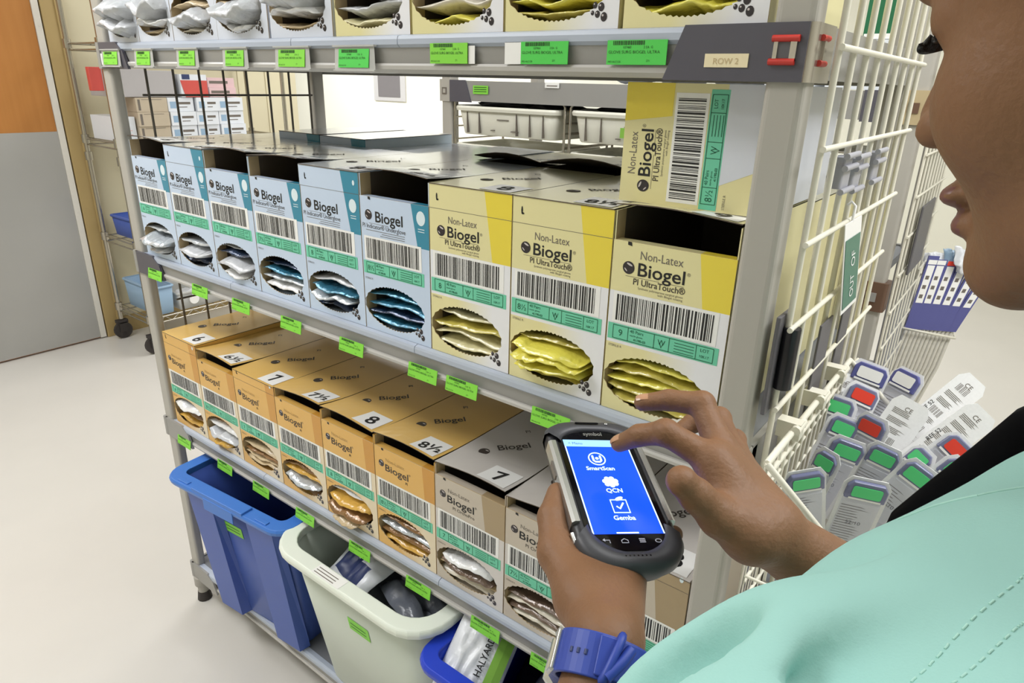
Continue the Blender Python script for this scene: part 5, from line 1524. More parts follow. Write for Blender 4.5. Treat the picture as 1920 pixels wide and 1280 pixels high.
def net_object(name, parts, mats, parent=None, smooth_it=3, mi=None):
    V = []; Fc = []; o = 0
    for v, f in parts:
        V.append(v); Fc.append(f + o); o += len(v)
    V = np.concatenate(V); Fc = np.concatenate(Fc)
    # light relaxation of the net
    for _ in range(smooth_it):
        acc = np.zeros_like(V); c = np.zeros(len(V))
        for a, b in ((0, 1), (1, 2), (2, 3), (3, 0)):
            np.add.at(acc, Fc[:, a], V[Fc[:, b]]); np.add.at(acc, Fc[:, b], V[Fc[:, a]]); np.add.at(c, Fc[:, a], 1); np.add.at(c, Fc[:, b], 1)
        V = V * 0.5 + 0.5 * acc / np.maximum(c, 1)[:, None]
    me = bpy.data.meshes.new(name)
    me.vertices.add(len(V)); me.vertices.foreach_set('co', V.astype(np.float32).ravel())
    me.loops.add(len(Fc) * 4); me.loops.foreach_set('vertex_index', Fc.astype(np.int32).ravel())
    me.polygons.add(len(Fc)); me.polygons.foreach_set('loop_start', np.arange(0, len(Fc) * 4, 4, dtype=np.int32)); me.polygons.foreach_set('loop_total', np.full(len(Fc), 4, np.int32))
    me.polygons.foreach_set('use_smooth', np.ones(len(Fc), bool))
    for m in (mats if isinstance(mats, (list, tuple)) else [mats]): me.materials.append(M[m] if isinstance(m, str) else m)
    if mi is not None: me.polygons.foreach_set('material_index', mi(V, Fc).astype(np.int32))
    me.update(calc_edges=True); me.validate()
    ob = bpy.data.objects.new(name, me); COL.objects.link(ob)
    if parent: ob.parent = parent
    return ob, V, Fc


A_ = lambda *p: np.array(p, np.float32)
# ------------------------------------------------------------------ the person, seen over the left shoulder
# joints in world space
HC = A_(1.767, -0.385, 1.540)                         # between the eyes and ears, eye level
yaw, pitch, roll = 2.60, 0.27, -0.09
hF0 = A_(math.cos(yaw), math.sin(yaw), 0); hL = A_(-math.sin(yaw), math.cos(yaw), 0); hU0 = A_(0, 0, 1)
hF = hF0 * math.cos(pitch) - hU0 * math.sin(pitch); hU = hU0 * math.cos(pitch) + hF0 * math.sin(pitch)
hL, hU = hL * math.cos(roll) + hU * math.sin(roll), hU * math.cos(roll) - hL * math.sin(roll)
HAX = (hF, hL, hU)
def hp(f, l, u): return HC + hF * f + hL * l + hU * u
NB = A_(1.818, -0.405, 1.345)
SL, EL, WL = A_(1.7353, -0.5949, 1.2997), A_(1.6458, -0.6264, 1.0293), A_(1.582, -0.432, 1.158)
SR, ER, WR = A_(1.888, -0.225, 1.300), A_(1.800, -0.165, 1.040), A_(1.634, -0.291, 1.188)
bF = A_(-0.868, 0.497, 0); bL = A_(-0.497, -0.868, 0); bU = A_(0, 0, 1)
BAX = (bF, bL, bU)

# --- left forearm and hand (palm up under the handset)
lf = Field((1.45, -0.66, 0.99), (1.69, -0.21, 1.215), 0.0018)
lf.cap(EL, EL + (WL - EL) * 0.45, 0.040, 0.037, 0.01).cap(EL + (WL - EL) * 0.45, WL, 0.037, 0.0205, 0.01)
lCMC, lMCP, lIP, lTIP = A_(1.546, -0.401, 1.154), A_(1.508, -0.378, 1.160), A_(1.488, -0.356, 1.171), A_(1.4785, -0.335, 1.1785)
kI, kM, kR, kP = A_(1.487, -0.309, 1.146), A_(1.504, -0.306, 1.141), A_(1.522, -0.307, 1.138), A_(1.540, -0.313, 1.138)
for k_, r_ in ((kI, 0.0135), (kM, 0.0135), (kR, 0.013), (kP, 0.012)): lf.cap(WL + (k_ - WL) * 0.08, k_, 0.0165, r_, 0.012)
lf.cap(WL, lCMC, 0.0180, 0.0165, 0.010).cap(lCMC, lMCP, 0.0165, 0.0140, 0.010)
lf.cap(A_(1.580, -0.421, 1.157), A_(1.544, -0.335, 1.138), 0.0165, 0.0140, 0.012)
lf.cap(lCMC, kI, 0.016, 0.012, 0.014)
th = lf.like(); th.chain([lMCP, lIP, lTIP], [0.0138, 0.0112, 0.0088], 0.004); lf.merge(th, 0.006)
for k_, d1, ln in ((kI, A_(0.024, 0.046, 0.008), 0.8), (kM, A_(0.024, 0.042, 0.008), 0.8), (kR, A_(0.022, 0.038, 0.008), 0.75), (kP, A_(0.014, 0.030, 0.008), 0.7)):
    g = lf.like(); e = k_ + d1 * 0.62 * ln; e2 = e + A_(0.012, 0.016, 0.002) * ln; e3 = e2 + A_(0.008, 0.011, 0.004) * ln
    g.chain([k_, e, e2, e3], [0.0115, 0.0098, 0.0088, 0.0074], 0.004); lf.merge(g, 0.0025)
L_part = lf.net()

# --- right forearm and hand (forefinger on the screen)
rf = Field((1.48, -0.375, 1.00), (1.83, -0.12, 1.285), 0.0018)
rf.cap(ER, ER + (WR - ER) * 0.4, 0.041, 0.037, 0.01).cap(ER + (WR - ER) * 0.4, WR, 0.037, 0.0225, 0.01)
jI, jM, jR, jP = A_(1.585, -0.288, 1.2285), A_(1.580, -0.262, 1.2275), A_(1.583, -0.240, 1.213), A_(1.586, -0.220, 1.196)
for k_, r_ in ((jI, 0.0130), (jM, 0.0130), (jR, 0.0125), (jP, 0.0115)): rf.cap(WR + (k_ - WR) * 0.1, k_, 0.0195, r_, 0.013)
tC, tM, tI, tT = A_(1.626, -0.309, 1.194), A_(1.607, -0.323, 1.207), A_(1.592, -0.334, 1.2245), A_(1.5835, -0.341, 1.2355)
rf.cap(WR, tC, 0.019, 0.0175, 0.012).cap(tC, tM, 0.018, 0.0145, 0.010).cap(tC, jI, 0.015, 0.011, 0.014).cap(A_(1.605, -0.305, 1.205), A_(1.592, -0.29, 1.222), 0.012, 0.011, 0.012)
th = rf.like(); th.chain([tM, tI, tT], [0.0138, 0.0118, 0.0102], 0.004); th.ell(tT + (tT - tI) * 0.1, (0.0105, 0.0105, 0.0105), None, 0.003); rf.merge(th, 0.005)
for pts, rs in (
    ([jI, A_(1.5483, -0.2955, 1.2425), A_(1.5275, -0.2975, 1.2335), A_(1.5115, -0.2985, 1.2205)], [0.0118, 0.0099, 0.0086, 0.0070]),
    ([jM, A_(1.5545, -0.2425, 1.2485), A_(1.5285, -0.2490, 1.2465), A_(1.5095, -0.2585, 1.2415)], [0.0120, 0.0102, 0.0088, 0.0072]),
    ([jR, A_(1.5590, -0.2085, 1.2230), A_(1.5400, -0.2160, 1.2160), A_(1.5320, -0.2330, 1.2090)], [0.0114, 0.0098, 0.0086, 0.0072]),
    ([jP, A_(1.5700, -0.1900, 1.1985), A_(1.5540, -0.1990, 1.1920), A_(1.5480, -0.2130, 1.1870)], [0.0104, 0.0088, 0.0078, 0.0066])):
    g = rf.like(); g.chain(pts, rs, 0.003)
    g.ell(pts[1], (rs[1] * 1.06,) * 3, None, 0.003)
    rf.merge(g, 0.0035)
R_part = rf.net()

# --- head and neck
hd = Field(HC - A_(0.155, 0.155, 0.245), HC + A_(0.155, 0.155, 0.15), 0.0021)
def he(c, r, k=0.012, op='u'): hd.ell(hp(*c), r, HAX, k, op)
def hcap(a, b, ra, rb, k=0.01, op='u'): hd.cap(hp(*a), hp(*b), ra, rb, k, op)
he((-0.006, 0, 0.034), (0.097, 0.075, 0.083)); he((-0.03, 0, 0.0), (0.070, 0.068, 0.070), 0.02)
he((0.036, 0, -0.030), (0.054, 0.058, 0.075), 0.02)
he((0.040, 0, -0.074), (0.046, 0.046, 0.040), 0.02)
for sgn in (-1, 1):
    hcap((0.0, 0.052 * sgn, -0.075), (0.070, 0.016 * sgn, -0.106), 0.013, 0.014, 0.02)
    he((0.056, 0.037 * sgn, -0.036), (0.026, 0.024, 0.026), 0.02)
he((0.078, 0, -0.104), (0.0185, 0.021, 0.0165), 0.018)
hcap((0.084, -0.030, 0.019), (0.084, 0.030, 0.019), 0.011, 0.011, 0.014)
for sgn in (-1, 1): he((0.100, 0.034 * sgn, -0.003), (0.019, 0.019, 0.012), 0.014, 's')
for sgn in (-1, 1): he((0.0700, 0.0335 * sgn, 0.002), (0.0150, 0.0160, 0.0140), 0.006)
hcap((0.085, 0, 0.008), (0.1065, 0, -0.032), 0.0085, 0.0128, 0.014)
for sgn in (-1, 1):
    he((0.1000, 0.0145 * sgn, -0.0385), (0.0125, 0.0095, 0.0095), 0.008)
hcap((0.092, 0, -0.048), (0.094, 0, -0.066), 0.008, 0.008, 0.01)
he((0.0935, 0, -0.0695), (0.0125, 0.024, 0.0075), 0.005); he((0.0905, 0, -0.0840), (0.0128, 0.0215, 0.0080), 0.005)
for sgn in (-1, 1): he((0.1045, 0.0085 * sgn, -0.0470), (0.0062, 0.0048, 0.0044), 0.003, 's')
hcap((0.1045, -0.022, -0.0775), (0.1045, 0.022, -0.0775), 0.0022, 0.0022, 0.003, 's')
for sgn in (-1, 1):
    he((-0.010, 0.074 * sgn, -0.018), (0.017, 0.0075, 0.031), 0.006); he((0.0, 0.084 * sgn, -0.018), (0.008, 0.006, 0.017), 0.004, 's')
# lid slits, half closed while looking down
for sgn in (-1, 1): hcap((0.0845, 0.024 * sgn, -0.0045), (0.0815, 0.043 * sgn, -0.0055), 0.0024, 0.0020, 0.002, 's')
hd.cap(hp(-0.030, 0, -0.06), NB + A_(0.004, -0.004, 0.02), 0.053, 0.056, 0.025)
H_part = hd.net()

# --- torso, upper arms and legs
tf = Field((1.60, -0.75, 0.0), (2.10, -0.02, 1.42), 0.009)
tf.cap(NB + bU * 0.05, NB - bU * 0.04, 0.055, 0.06, 0.03)
tf.cap(SL - bL * 0.03, SR + bL * 0.03, 0.055, 0.055, 0.05)
tf.ell(A_(1.835, -0.405, 1.17), (0.095, 0.145, 0.17), BAX, 0.04); tf.ell(A_(1.86, -0.42, 1.00), (0.09, 0.125, 0.16), BAX, 0.04); tf.ell(A_(1.872, -0.428, 0.87), (0.105, 0.15, 0.12), BAX, 0.04)
tf.cap(SL, EL, 0.05, 0.041, 0.03).cap(SR, ER, 0.05, 0.041, 0.03)
FEET = []
for hip, kn, an in ((A_(1.832, -0.498, 0.84), A_(1.815, -0.51, 0.47), A_(1.85, -0.525, 0.085)), (A_(1.912, -0.358, 0.84), A_(1.895, -0.365, 0.47), A_(1.93, -0.375, 0.085))):
    tf.cap(hip, kn, 0.08, 0.052, 0.03).cap(kn, an, 0.05, 0.033, 0.02).cap(an - bU * 0.03, an + bF * 0.11 - bU * 0.05, 0.032, 0.024, 0.02)
    FEET.append(an)
T_part = tf.net()

per = empty('person', (1.87, -0.43, 0.0), 0, 'person in mint scrubs seen over the left shoulder, tapping a handheld computer', 'person')
P0 = Vector((-1.87, -0.43 * -1, 0))


def lipmat(V, Fc):
    c = V[Fc].mean(1) - HC
    f = c @ hF; l = c @ hL; u = c @ hU
    return ((f > 0.0915) & (np.abs(l) < 0.023) & (u < -0.0655) & (u > -0.0915)).astype(int)


body, BV, BFc = net_object('body', [L_part, R_part, H_part, T_part], ['skin', 'lips'], per, 2, lipmat)
body.location = P0


def child(mb, name, mats, parent=per, **kw):
    o = mb.build(name, mats, parent, **kw)
    if parent is per: o.location = P0
    return o


# eyes, lashes, brows
for sgn in (-1, 1):
    e = MB(); c = Vector(hp(0.0688, 0.0335 * sgn, -0.0005))
    e.uvs(c, 0.0135, 0.0135, 0.0135, 18, 12, 0)
    gaze = Vector(hF) * 0.92 - Vector(hU) * 0.4; gaze.normalize()
    pu = Vector(hL); pw = gaze.cross(pu)
    e.disc(c + gaze * 0.01335, pu, pw, 0.0052, 1, 16)
    child(e, 'eye', ['eye_white', 'iris'])
    la = MB()
    for i in range(30):
        f = i / 29.0; l_ = (0.022 + 0.0235 * f)
        bowl = 1 - (2 * f - 1) ** 2
        base = Vector(hp(0.0795 + 0.0052 * bowl, l_ * sgn, -0.0025 - 0.0008 * bowl))
        out = (Vector(hF) * (0.95 - 0.25 * f) + Vector(hL) * sgn * (0.75 * f - 0.15) - Vector(hU) * 0.62)
        out.normalize(); ln = 0.0060 + 0.002 * bowl
        la.tube([base, base + out * ln * 0.6 - Vector(hU) * 0.0004, base + out * ln + Vector(hU) * 0.0012], 0.0007, 5, 0, rs=[0.0010, 0.0008, 0.0003])
    la.tube([hp(0.0797, 0.0215 * sgn, -0.0025), hp(0.0843, 0.028 * sgn, -0.0028), hp(0.0850, 0.034 * sgn, -0.0031), hp(0.0825, 0.0405 * sgn, -0.0035), hp(0.0785, 0.0455 * sgn, -0.0041)], 0.0013, 6)
    child(la, 'eyelashes', 'hair')
    br = MB()
    for i in range(34):
        f = i / 33.0
        p = Vector(hp(0.0935 - 0.014 * f * f, (0.014 + 0.036 * f) * sgn, 0.0215 + 0.006 * math.sin(f * 2.4)))
        br.tube([p, p + Vector(hL) * sgn * 0.007 + Vector(hU) * 0.002 - Vector(hF) * 0.002 * f], 0.0011, 5)
    child(br, 'eyebrow', 'hair')
# hair: close cropped cap with a knot at the back
hf_ = Field(HC - A_(0.19, 0.19, 0.11), HC + A_(0.19, 0.19, 0.16), 0.0045)
hf_.ell(hp(-0.010, 0, 0.040), (0.104, 0.084, 0.090), HAX, 0.01); hf_.ell(hp(-0.045, 0, 0.0), (0.070, 0.074, 0.070), HAX, 0.02); hf_.ell(hp(-0.130, 0, 0.05), (0.04, 0.045, 0.04), HAX, 0.015)
hf_.ell(hp(0.085, 0, -0.045), (0.095, 0.10, 0.095), HAX, 0.012, 's'); hf_.cap(hp(0.03, 0.10, -0.035), hp(0.03, -0.10, -0.035), 0.045, 0.045, 0.01, 's')
ho, _, _ = net_object('hair', [hf_.net()], 'hair', per, 2); ho.location = P0

# nails on the thumb and fingers that show
def nail(tip, prev, normal, r, ln):
    d = Vector(tip) - Vector(prev); d.normalize(); n_ = Vector(normal); n_ = (n_ - d * n_.dot(d)).normalized(); s_ = d.cross(n_)
    m = MB(); vs = []
    for i in range(6):
        for j in range(7):
            a = (j / 6 - 0.5) * 1.7; y_ = (i / 5 - 0.55) * ln
            rr = r + 0.0003
            taper = 1 - 0.25 * max(0, (i - 3) / 2.0) ** 2
            vs.append(Vector(tip) + d * y_ + s_ * (math.sin(a) * rr * taper) + n_ * (math.cos(a) * rr - 0.0006 * max(0, i - 3)))
    m.add(vs, [(i * 7 + j, i * 7 + j + 1, i * 7 + j + 8, i * 7 + j + 7) for i in range(5) for j in range(6)], 0, True)
    child(m, 'fingernail', 'nail')
nail(tT, tI, (-0.3, -0.75, 0.55), 0.0101, 0.013)
nail(A_(1.5115, -0.2985, 1.2205), A_(1.5275, -0.2975, 1.2335), (-0.6, -0.1, 0.8), 0.0071, 0.0105)
nail(A_(1.5095, -0.2585, 1.2415), A_(1.5285, -0.2490, 1.2465), (-0.2, 0, 1), 0.0072, 0.0105)

# scrub top
sc = Field((1.58, -0.745, 0.76), (2.06, -0.03, 1.44), 0.0034)
sc.ell(A_(1.835, -0.405, 1.16), (0.118, 0.168, 0.19), BAX, 0.05); sc.ell(A_(1.862, -0.42, 0.98), (0.125, 0.165, 0.22), BAX, 0.05); sc.ell(A_(1.874, -0.428, 0.83), (0.13, 0.175, 0.16), BAX, 0.05)
sc.cap(SL + A_(0.005, 0.03, -0.03), SR, 0.062, 0.066, 0.02)
sc.cap(A_(1.8133, -0.4171, 1.334), SL, 0.0620, 0.0730, 0.006)
sc.cap(SL, SL + (EL - SL) * 0.86, 0.0730, 0.0500, 0.006)
sc.cap(SR, SR + (ER - SR) * 0.8, 0.070, 0.058, 0.03)
sc.cap(A_(1.818, -0.405, 1.334), SR, 0.060, 0.068, 0.03)
sc.ell(A_(1.793, -0.370, 1.195), (0.070, 0.11, 0.125), BAX, 0.03)
# sleeve ends and hem are open, the collar is cut away
sc.cap(SL + (EL - SL) * 0.80, SL + (EL - SL) * 1.3, 0.044, 0.046, 0.004, 's'); sc.cap(SR + (ER - SR) * 0.72, SR + (ER - SR) * 1.3, 0.050, 0.054, 0.004, 's')
sc.cap(NB - bU * 0.012 + bF * 0.012, NB + bU * 0.2, 0.066, 0.085, 0.006, 's')
sc.ell(A_(1.879, -0.43, 0.70), (0.118, 0.163, 0.12), BAX, 0.006, 's')
# soft folds in the cloth
GX, GY, GZ = np.meshgrid(*sc.ax, indexing='ij', sparse=True)
for (kx, ky, kz, ph, am) in ((58, 90, -32, 0.4, 0.0009), (-85, 50, 60, 1.7, 0.0007), (44, -88, 72, 2.6, 0.0007), (120, 100, 15, 0.9, 0.0004)):
    sc.F += (am * np.sin(kx * GX + ky * GY + kz * GZ + ph)).astype(np.float32)
ax_a = A_(0.48, 0.78, 0.40); ax_a /= np.linalg.norm(ax_a)
ax_n = A_(-0.53, -0.05, 0.85); ax_n = ax_n - ax_a * float(ax_n @ ax_a); ax_n /= np.linalg.norm(ax_n)
ax_b = np.cross(ax_a, ax_n)
sc.ell(A_(1.6840, -0.5895, 1.3535), (0.020, 0.0100, 0.018), (ax_a, ax_b, ax_n), 0.006, 's')
sc.ell(A_(1.6745, -0.6040, 1.3435), (0.020, 0.0085, 0.014), (ax_a, ax_b, ax_n), 0.007, 's')
sc.ell(A_(1.7095, -0.5330, 1.3600), (0.014, 0.010, 0.0065), (ax_a, ax_b, ax_n), 0.010, 's')
sc.ell(A_(1.7260, -0.5850, 1.3700), (0.024, 0.010, 0.0050), (A_(0.7, 0.7, 0.1), A_(-0.7, 0.7, 0), ax_n), 0.012, 's')
S_part = sc.net()
so, SV, SF = net_object('scrub_top', [S_part], 'scrub', per, 3); so.location = P0
bvh = BVHTree.FromPolygons([tuple(map(float, v)) for v in SV], [tuple(map(int, f)) for f in SF])


def on_cloth(o, d, lift=0.0006):
    hit = bvh.ray_cast(Vector(o), Vector(d).normalized())
    return None if hit[0] is None else hit[0] + hit[1] * lift


# double-stitched armhole seam and the shoulder seam, sewn onto the cloth
axv = Vector(EL - SL).normalized()
e1 = axv.cross(Vector((0, 0, 1))).normalized(); e2 = axv.cross(e1)


def sewn(path, n, duty, r, name):
    P_ = [Vector(p) for p in path]; m = MB()
    def at_(f):
        q = f * (len(P_) - 1); k_ = min(int(q), len(P_) - 2); p = P_[k_].lerp(P_[k_ + 1], q - k_)
        h = bvh.find_nearest(p)
        return h[0] + h[1] * 0.0001
    for i in range(n):
        m.tube([at_((i + duty * t_) / n) for t_ in (0, 0.5, 1)], r, 5, 0)
    return child(m, name, 'stitch')


sewn([(1.752, -0.535, 1.383), (1.7478, -0.5467, 1.380), (1.7365, -0.5731, 1.374), (1.7271, -0.5953, 1.369), (1.715, -0.622, 1.352)], 30, 0.55, 0.0003, 'sleeve_stitching')
sewn([(1.752, -0.556, 1.379), (1.749, -0.5623, 1.377), (1.7399, -0.5853, 1.373), (1.732, -0.602, 1.369), (1.722, -0.628, 1.352)], 28, 0.55, 0.0003, 'sleeve_stitching')
sewn([(1.764, -0.489, 1.379), (1.7466, -0.492, 1.3775), (1.736, -0.4978, 1.374), (1.7254, -0.499, 1.366), (1.719, -0.505, 1.358)], 14, 1.0, 0.0005, 'shoulder_seam')
# hem line of the left sleeve
hm = MB()
for off in (0.815,):
    c0 = Vector(SL + (EL - SL) * off); pts = []
    for i in range(64):
        a = 2 * PI * i / 64; dr = e1 * math.cos(a) + e2 * math.sin(a)
        hit = bvh.ray_cast(c0 + dr * 0.12, -dr)
        if hit[0] is not None: pts.append(hit[0] + hit[1] * 0.0002)
    if len(pts) > 20: hm.tube(pts, 0.0007, 5, 0, closed=True)
child(hm, 'sleeve_hem', 'stitch')
# black band at the open neckline
nb_pts = [(1.705, -0.318, 1.225), (1.714, -0.322, 1.253), (1.729, -0.326, 1.278), (1.745, -0.328, 1.306), (1.757, -0.333, 1.334), (1.772, -0.352, 1.362), (1.800, -0.455, 1.392), (1.846, -0.475, 1.396), (1.882, -0.42, 1.392), (1.868, -0.355, 1.382), (1.820, -0.315, 1.352), (1.775, -0.300, 1.305), (1.735, -0.300, 1.262)]
nb = MB(); nb.tube(nb_pts, 0.0085, 10, 0, closed=True, rs=[0.004, 0.0085, 0.0115, 0.013, 0.0125] + [0.010] * 8)
child(nb, 'neck_band', 'black_cloth')
# trousers and shoes
tr = Field((1.66, -0.70, 0.04), (2.06, -0.18, 1.0), 0.008)
tr.ell(A_(1.873, -0.43, 0.86), (0.115, 0.16, 0.11), BAX, 0.03)
for hip, kn, an in ((A_(1.832, -0.498, 0.82), A_(1.815, -0.51, 0.47), A_(1.85, -0.525, 0.085)), (A_(1.912, -0.358, 0.82), A_(1.895, -0.365, 0.47), A_(1.93, -0.375, 0.085))):
    tr.cap(hip, kn, 0.092, 0.072, 0.03).cap(kn, an, 0.072, 0.058, 0.02)
to, _, _ = net_object('scrub_trousers', [tr.net()], 'trouser', per, 3); to.location = P0
for an in FEET:
    sf = Field(an - A_(0.22, 0.2, 0.09), an + A_(0.12, 0.2, 0.06), 0.005)
    sf.cap(an - bU * 0.045, an + bF * 0.125 - bU * 0.055, 0.044, 0.034, 0.02).cap(an - bF * 0.03 - bU * 0.05, an + bF * 0.05 - bU * 0.05, 0.036, 0.04, 0.02)
    s_, V_, _ = net_object('shoe', [sf.net()], 'shoe', per, 2); s_.location = P0 + Vector((0, 0, 0.001 - float(V_[:, 2].min())))

# ------------------------------------------------------------------ blue strapped watch on the left wrist
wa = Vector(WL - EL).normalized(); wc = Vector(WL) - wa * 0.011
wx = Vector((0.72, 0.62, -0.1)); wx = (wx - wa * wx.dot(wa)).normalized(); wn = wx.cross(wa).normalized()     # wn points to the palm side
if wn.dot(CV - wc) < 0: wn = -wn
wt = empty('wristwatch', tuple(wc), 0, 'blue silicone strapped watch on the left wrist, buckle on the inner side', 'watch')


def loopr(hw_, rx, ry, t, n=44, a0=0.0, a1=2 * PI, bulge=0.0):
    m = MB(); vs = []; closed = abs(a1 - a0 - 2 * PI) < 1e-6; cnt_ = n if closed else n + 1
    for i in range(cnt_):
        a = a0 + (a1 - a0) * i / n
        for rr, ww in ((0, -1), (0, 1), (t, 1), (t, -1)):
            vs.append(wx * (math.cos(a) * (rx + rr)) + wn * (math.sin(a) * (ry + rr)) + wa * (ww * hw_))
    f = []
    for i in range(n):
        j = (i + 1) % cnt_
        for k_ in range(4):
            f.append((i * 4 + k_, i * 4 + (k_ + 1) % 4, j * 4 + (k_ + 1) % 4, j * 4 + k_))
    m.add(vs, f, 0, False)
    if not closed: m.add(vs[:4], [(3, 2, 1, 0)], 0); m.add(vs[-4:], [(0, 1, 2, 3)], 0)
    return m


b = loopr(0.0130, 0.0265, 0.0232, 0.0032); b.build('strap', 'strap', wt, bevel=0.0008)
b = loopr(0.0115, 0.0299, 0.0266, 0.0026, 20, PI * 0.28, PI * 0.60); b.build('strap_end', 'strap', wt, bevel=0.0008)
b = MB(); c_ = wn * 0.0302 - wx * 0.001
ring = []
for i in range(16):
    a = 2 * PI * i / 16
    ring.append(c_ + wa * (0.0140 * math.cos(a)) + wx * (0.0035 * math.cos(a)) + wn * (0.0028 * math.sin(a) - 0.0008))
b.tube(ring, 0.0026, 8, 0, closed=True)
b.tube([c_ - wa * 0.012 - wx * 0.002 + wn * 0.001, c_ + wx * 0.006 + wn * 0.001, c_ + wa * 0.008 + wx * 0.010 - wn * 0.001], 0.0034, 10, 0)
b.build('keeper_loop', 'strap', wt)
b = MB()
for i in range(3):
    a = PI * (0.68 + 0.055 * i); p = wx * (math.cos(a) * 0.0294) + wn * (math.sin(a) * 0.0264)
    b.tube([p - wa * 0.0015, p + wa * 0.0015], 0.0012, 6)
b.build('strap_hole', 'navy', wt)
cs = MB(); o_ = -wn * 0.0275 - wx * 0.008
cs.loft([[o_ - wn * k_ + wx * (0.021 * s1 * q) + wa * (0.018 * s2 * q) for s1, s2 in ((-1, -0.7), (-0.7, -1), (0.7, -1), (1, -0.7), (1, 0.7), (0.7, 1), (-0.7, 1), (-1, 0.7))] for k_, q in ((-0.001, 0.9), (0.002, 1.0), (0.008, 1.0), (0.0105, 0.88))], 0, False)
cs.build('watch_case', 'silver', wt)
lug = MB(); a = PI * 1.02
for s_ in (-1, 1): lug.tube([wx * -0.0295 + wa * (0.0115 * s_) + wn * -0.012, wx * -0.0305 + wa * (0.0115 * s_) + wn * 0.004], 0.0018, 6)
lug.tube([wx * -0.0305 - wa * 0.0115 + wn * 0.003, wx * -0.0305 + wa * 0.0115 + wn * 0.003], 0.0018, 6)
lug.build('strap_bar', 'silver', wt)

# ------------------------------------------------------------------ rugged handheld computer
px_, py_, pz_ = Vector((0.659, 0.745, -0.104)), Vector((-0.714, 0.663, 0.226)), Vector((0.237, -0.075, 0.969))
px_.normalize(); pz_ = px_.cross(py_).normalized(); py_ = pz_.cross(px_)
ph = bpy.data.objects.new('handheld_computer', None); COL.objects.link(ph); ph.empty_display_size = 0.03
ph.matrix_world = Matrix(((px_.x, py_.x, pz_.x, 1.5101), (px_.y, py_.y, pz_.y, -0.3055), (px_.z, py_.z, pz_.z, 1.1844), (0, 0, 0, 1)))
tag(ph, 'rugged black handheld computer with a bright blue touch screen, held in the left hand', 'handheld computer')


def outline(grow, z, dy0=0.0, dy1=0.0):
    hw_ = 0.0405 + grow; y0_, y1_ = -0.0795 - grow + dy0, 0.0735 + grow + dy1
    pts = []
    for cx, cy, a, r_ in ((hw_ - 0.018, y1_ - 0.012, 0, 0.0), (0, 0, 0, 0)):
        pass
    n_ = 10
    # superellipse-like corners: broad at the bottom, tighter at the top
    for (cx, cy, rx, ry, a0) in ((hw_ - 0.026, y1_ - 0.015, 0.026, 0.015, 0), (-hw_ + 0.026, y1_ - 0.015, 0.026, 0.015, 90), (-hw_ + 0.031, y0_ + 0.027, 0.031, 0.027, 180), (hw_ - 0.031, y0_ + 0.027, 0.031, 0.027, 270)):
        for i in range(n_ + 1):
            t = math.radians(a0 + 90 * i / n_)
            pts.append(Vector((cx + rx * math.cos(t), cy + ry * math.sin(t), z)))
    return pts


hs = MB(); hs.loft([outline(-0.006, -0.0235), outline(-0.001, -0.020), outline(0.0012, -0.010), outline(0.0008, -0.002), outline(-0.003, 0.0012), outline(-0.0055, 0.0012)], 0, True)
hs.build('housing', 'phone_black', ph)
# rubber ends: chin and crown
bm_ = MB()
def arc(y_sign, grow, z):
    o_ = outline(grow, z); return o_[22:] if y_sign < 0 else o_[:22]
for sgn in (-1, 1):
    A1 = [arc(sgn, g_, z_) for g_, z_ in ((-0.001, -0.019), (0.0026, -0.010), (0.0026, -0.001), (0.0, 0.0038), (-0.006, 0.0042), (-0.0095, 0.0030), (-0.0095, 0.0008))]
    n_ = len(A1[0])
    if sgn > 0:
        A1 = A1
    v = [p for r_ in A1 for p in r_]; f = []
    order = list(range(n_))
    if sgn > 0:
        # the crown arc wraps through the list start, keep neighbours only
        pass
    for i in range(len(A1) - 1):
        for k_ in range(n_ - 1):
            if (A1[0][k_] - A1[0][k_ + 1]).length > 0.05 and sgn > 0 and abs(A1[0][k_].y - A1[0][k_ + 1].y) > 0.02: continue
            f.append((i * n_ + k_, i * n_ + k_ + 1, (i + 1) * n_ + k_ + 1, (i + 1) * n_ + k_))
    bm_.add(v, f, 0, True)
for kk in range(7):
    for q in range(3):
        bm_.disc((-0.010 + 0.0032 * kk, -0.0735 - 0.002 * q, 0.0043 - 0.0006 * q), X, Y, 0.0007, 1, 6)
bm_.build('rubber_bumper', ['phone_rubber', 'glass_black'], ph)
gl = MB(); gl.prism([Vector((p.x * 0.90, p.y * 0.905 + 0.002, 0.0012)) for p in outline(-0.003, 0)], (0, 0, 0.0006), 0)
gl.build('front_glass', 'glass_black', ph)
# silver side rails
for sgn in (-1, 1):
    r_ = MB(); r_.prism([(sgn * 0.0400, -0.040, -0.009), (sgn * 0.0425, -0.040, -0.009), (sgn * 0.0425, -0.040, 0.0015), (sgn * 0.0400, -0.040, 0.0032), (sgn * 0.0362, -0.040, 0.0032)][::sgn], (0, 0.090, 0), 0)
    r_.build('side_rail', 'silver', ph)
r_ = MB().rbox(-0.0435, -0.0415, 0.012, 0.030, -0.007, -0.002, 0.0009); r_.build('side_button', 'ink_grey', ph)
r_ = MB(); r_.tube([(-0.0425, -0.046, -0.004), (-0.0405, -0.062, -0.006), (-0.032, -0.073, -0.008)], 0.002, 8); r_.build('stylus_tether', 'silver', ph)
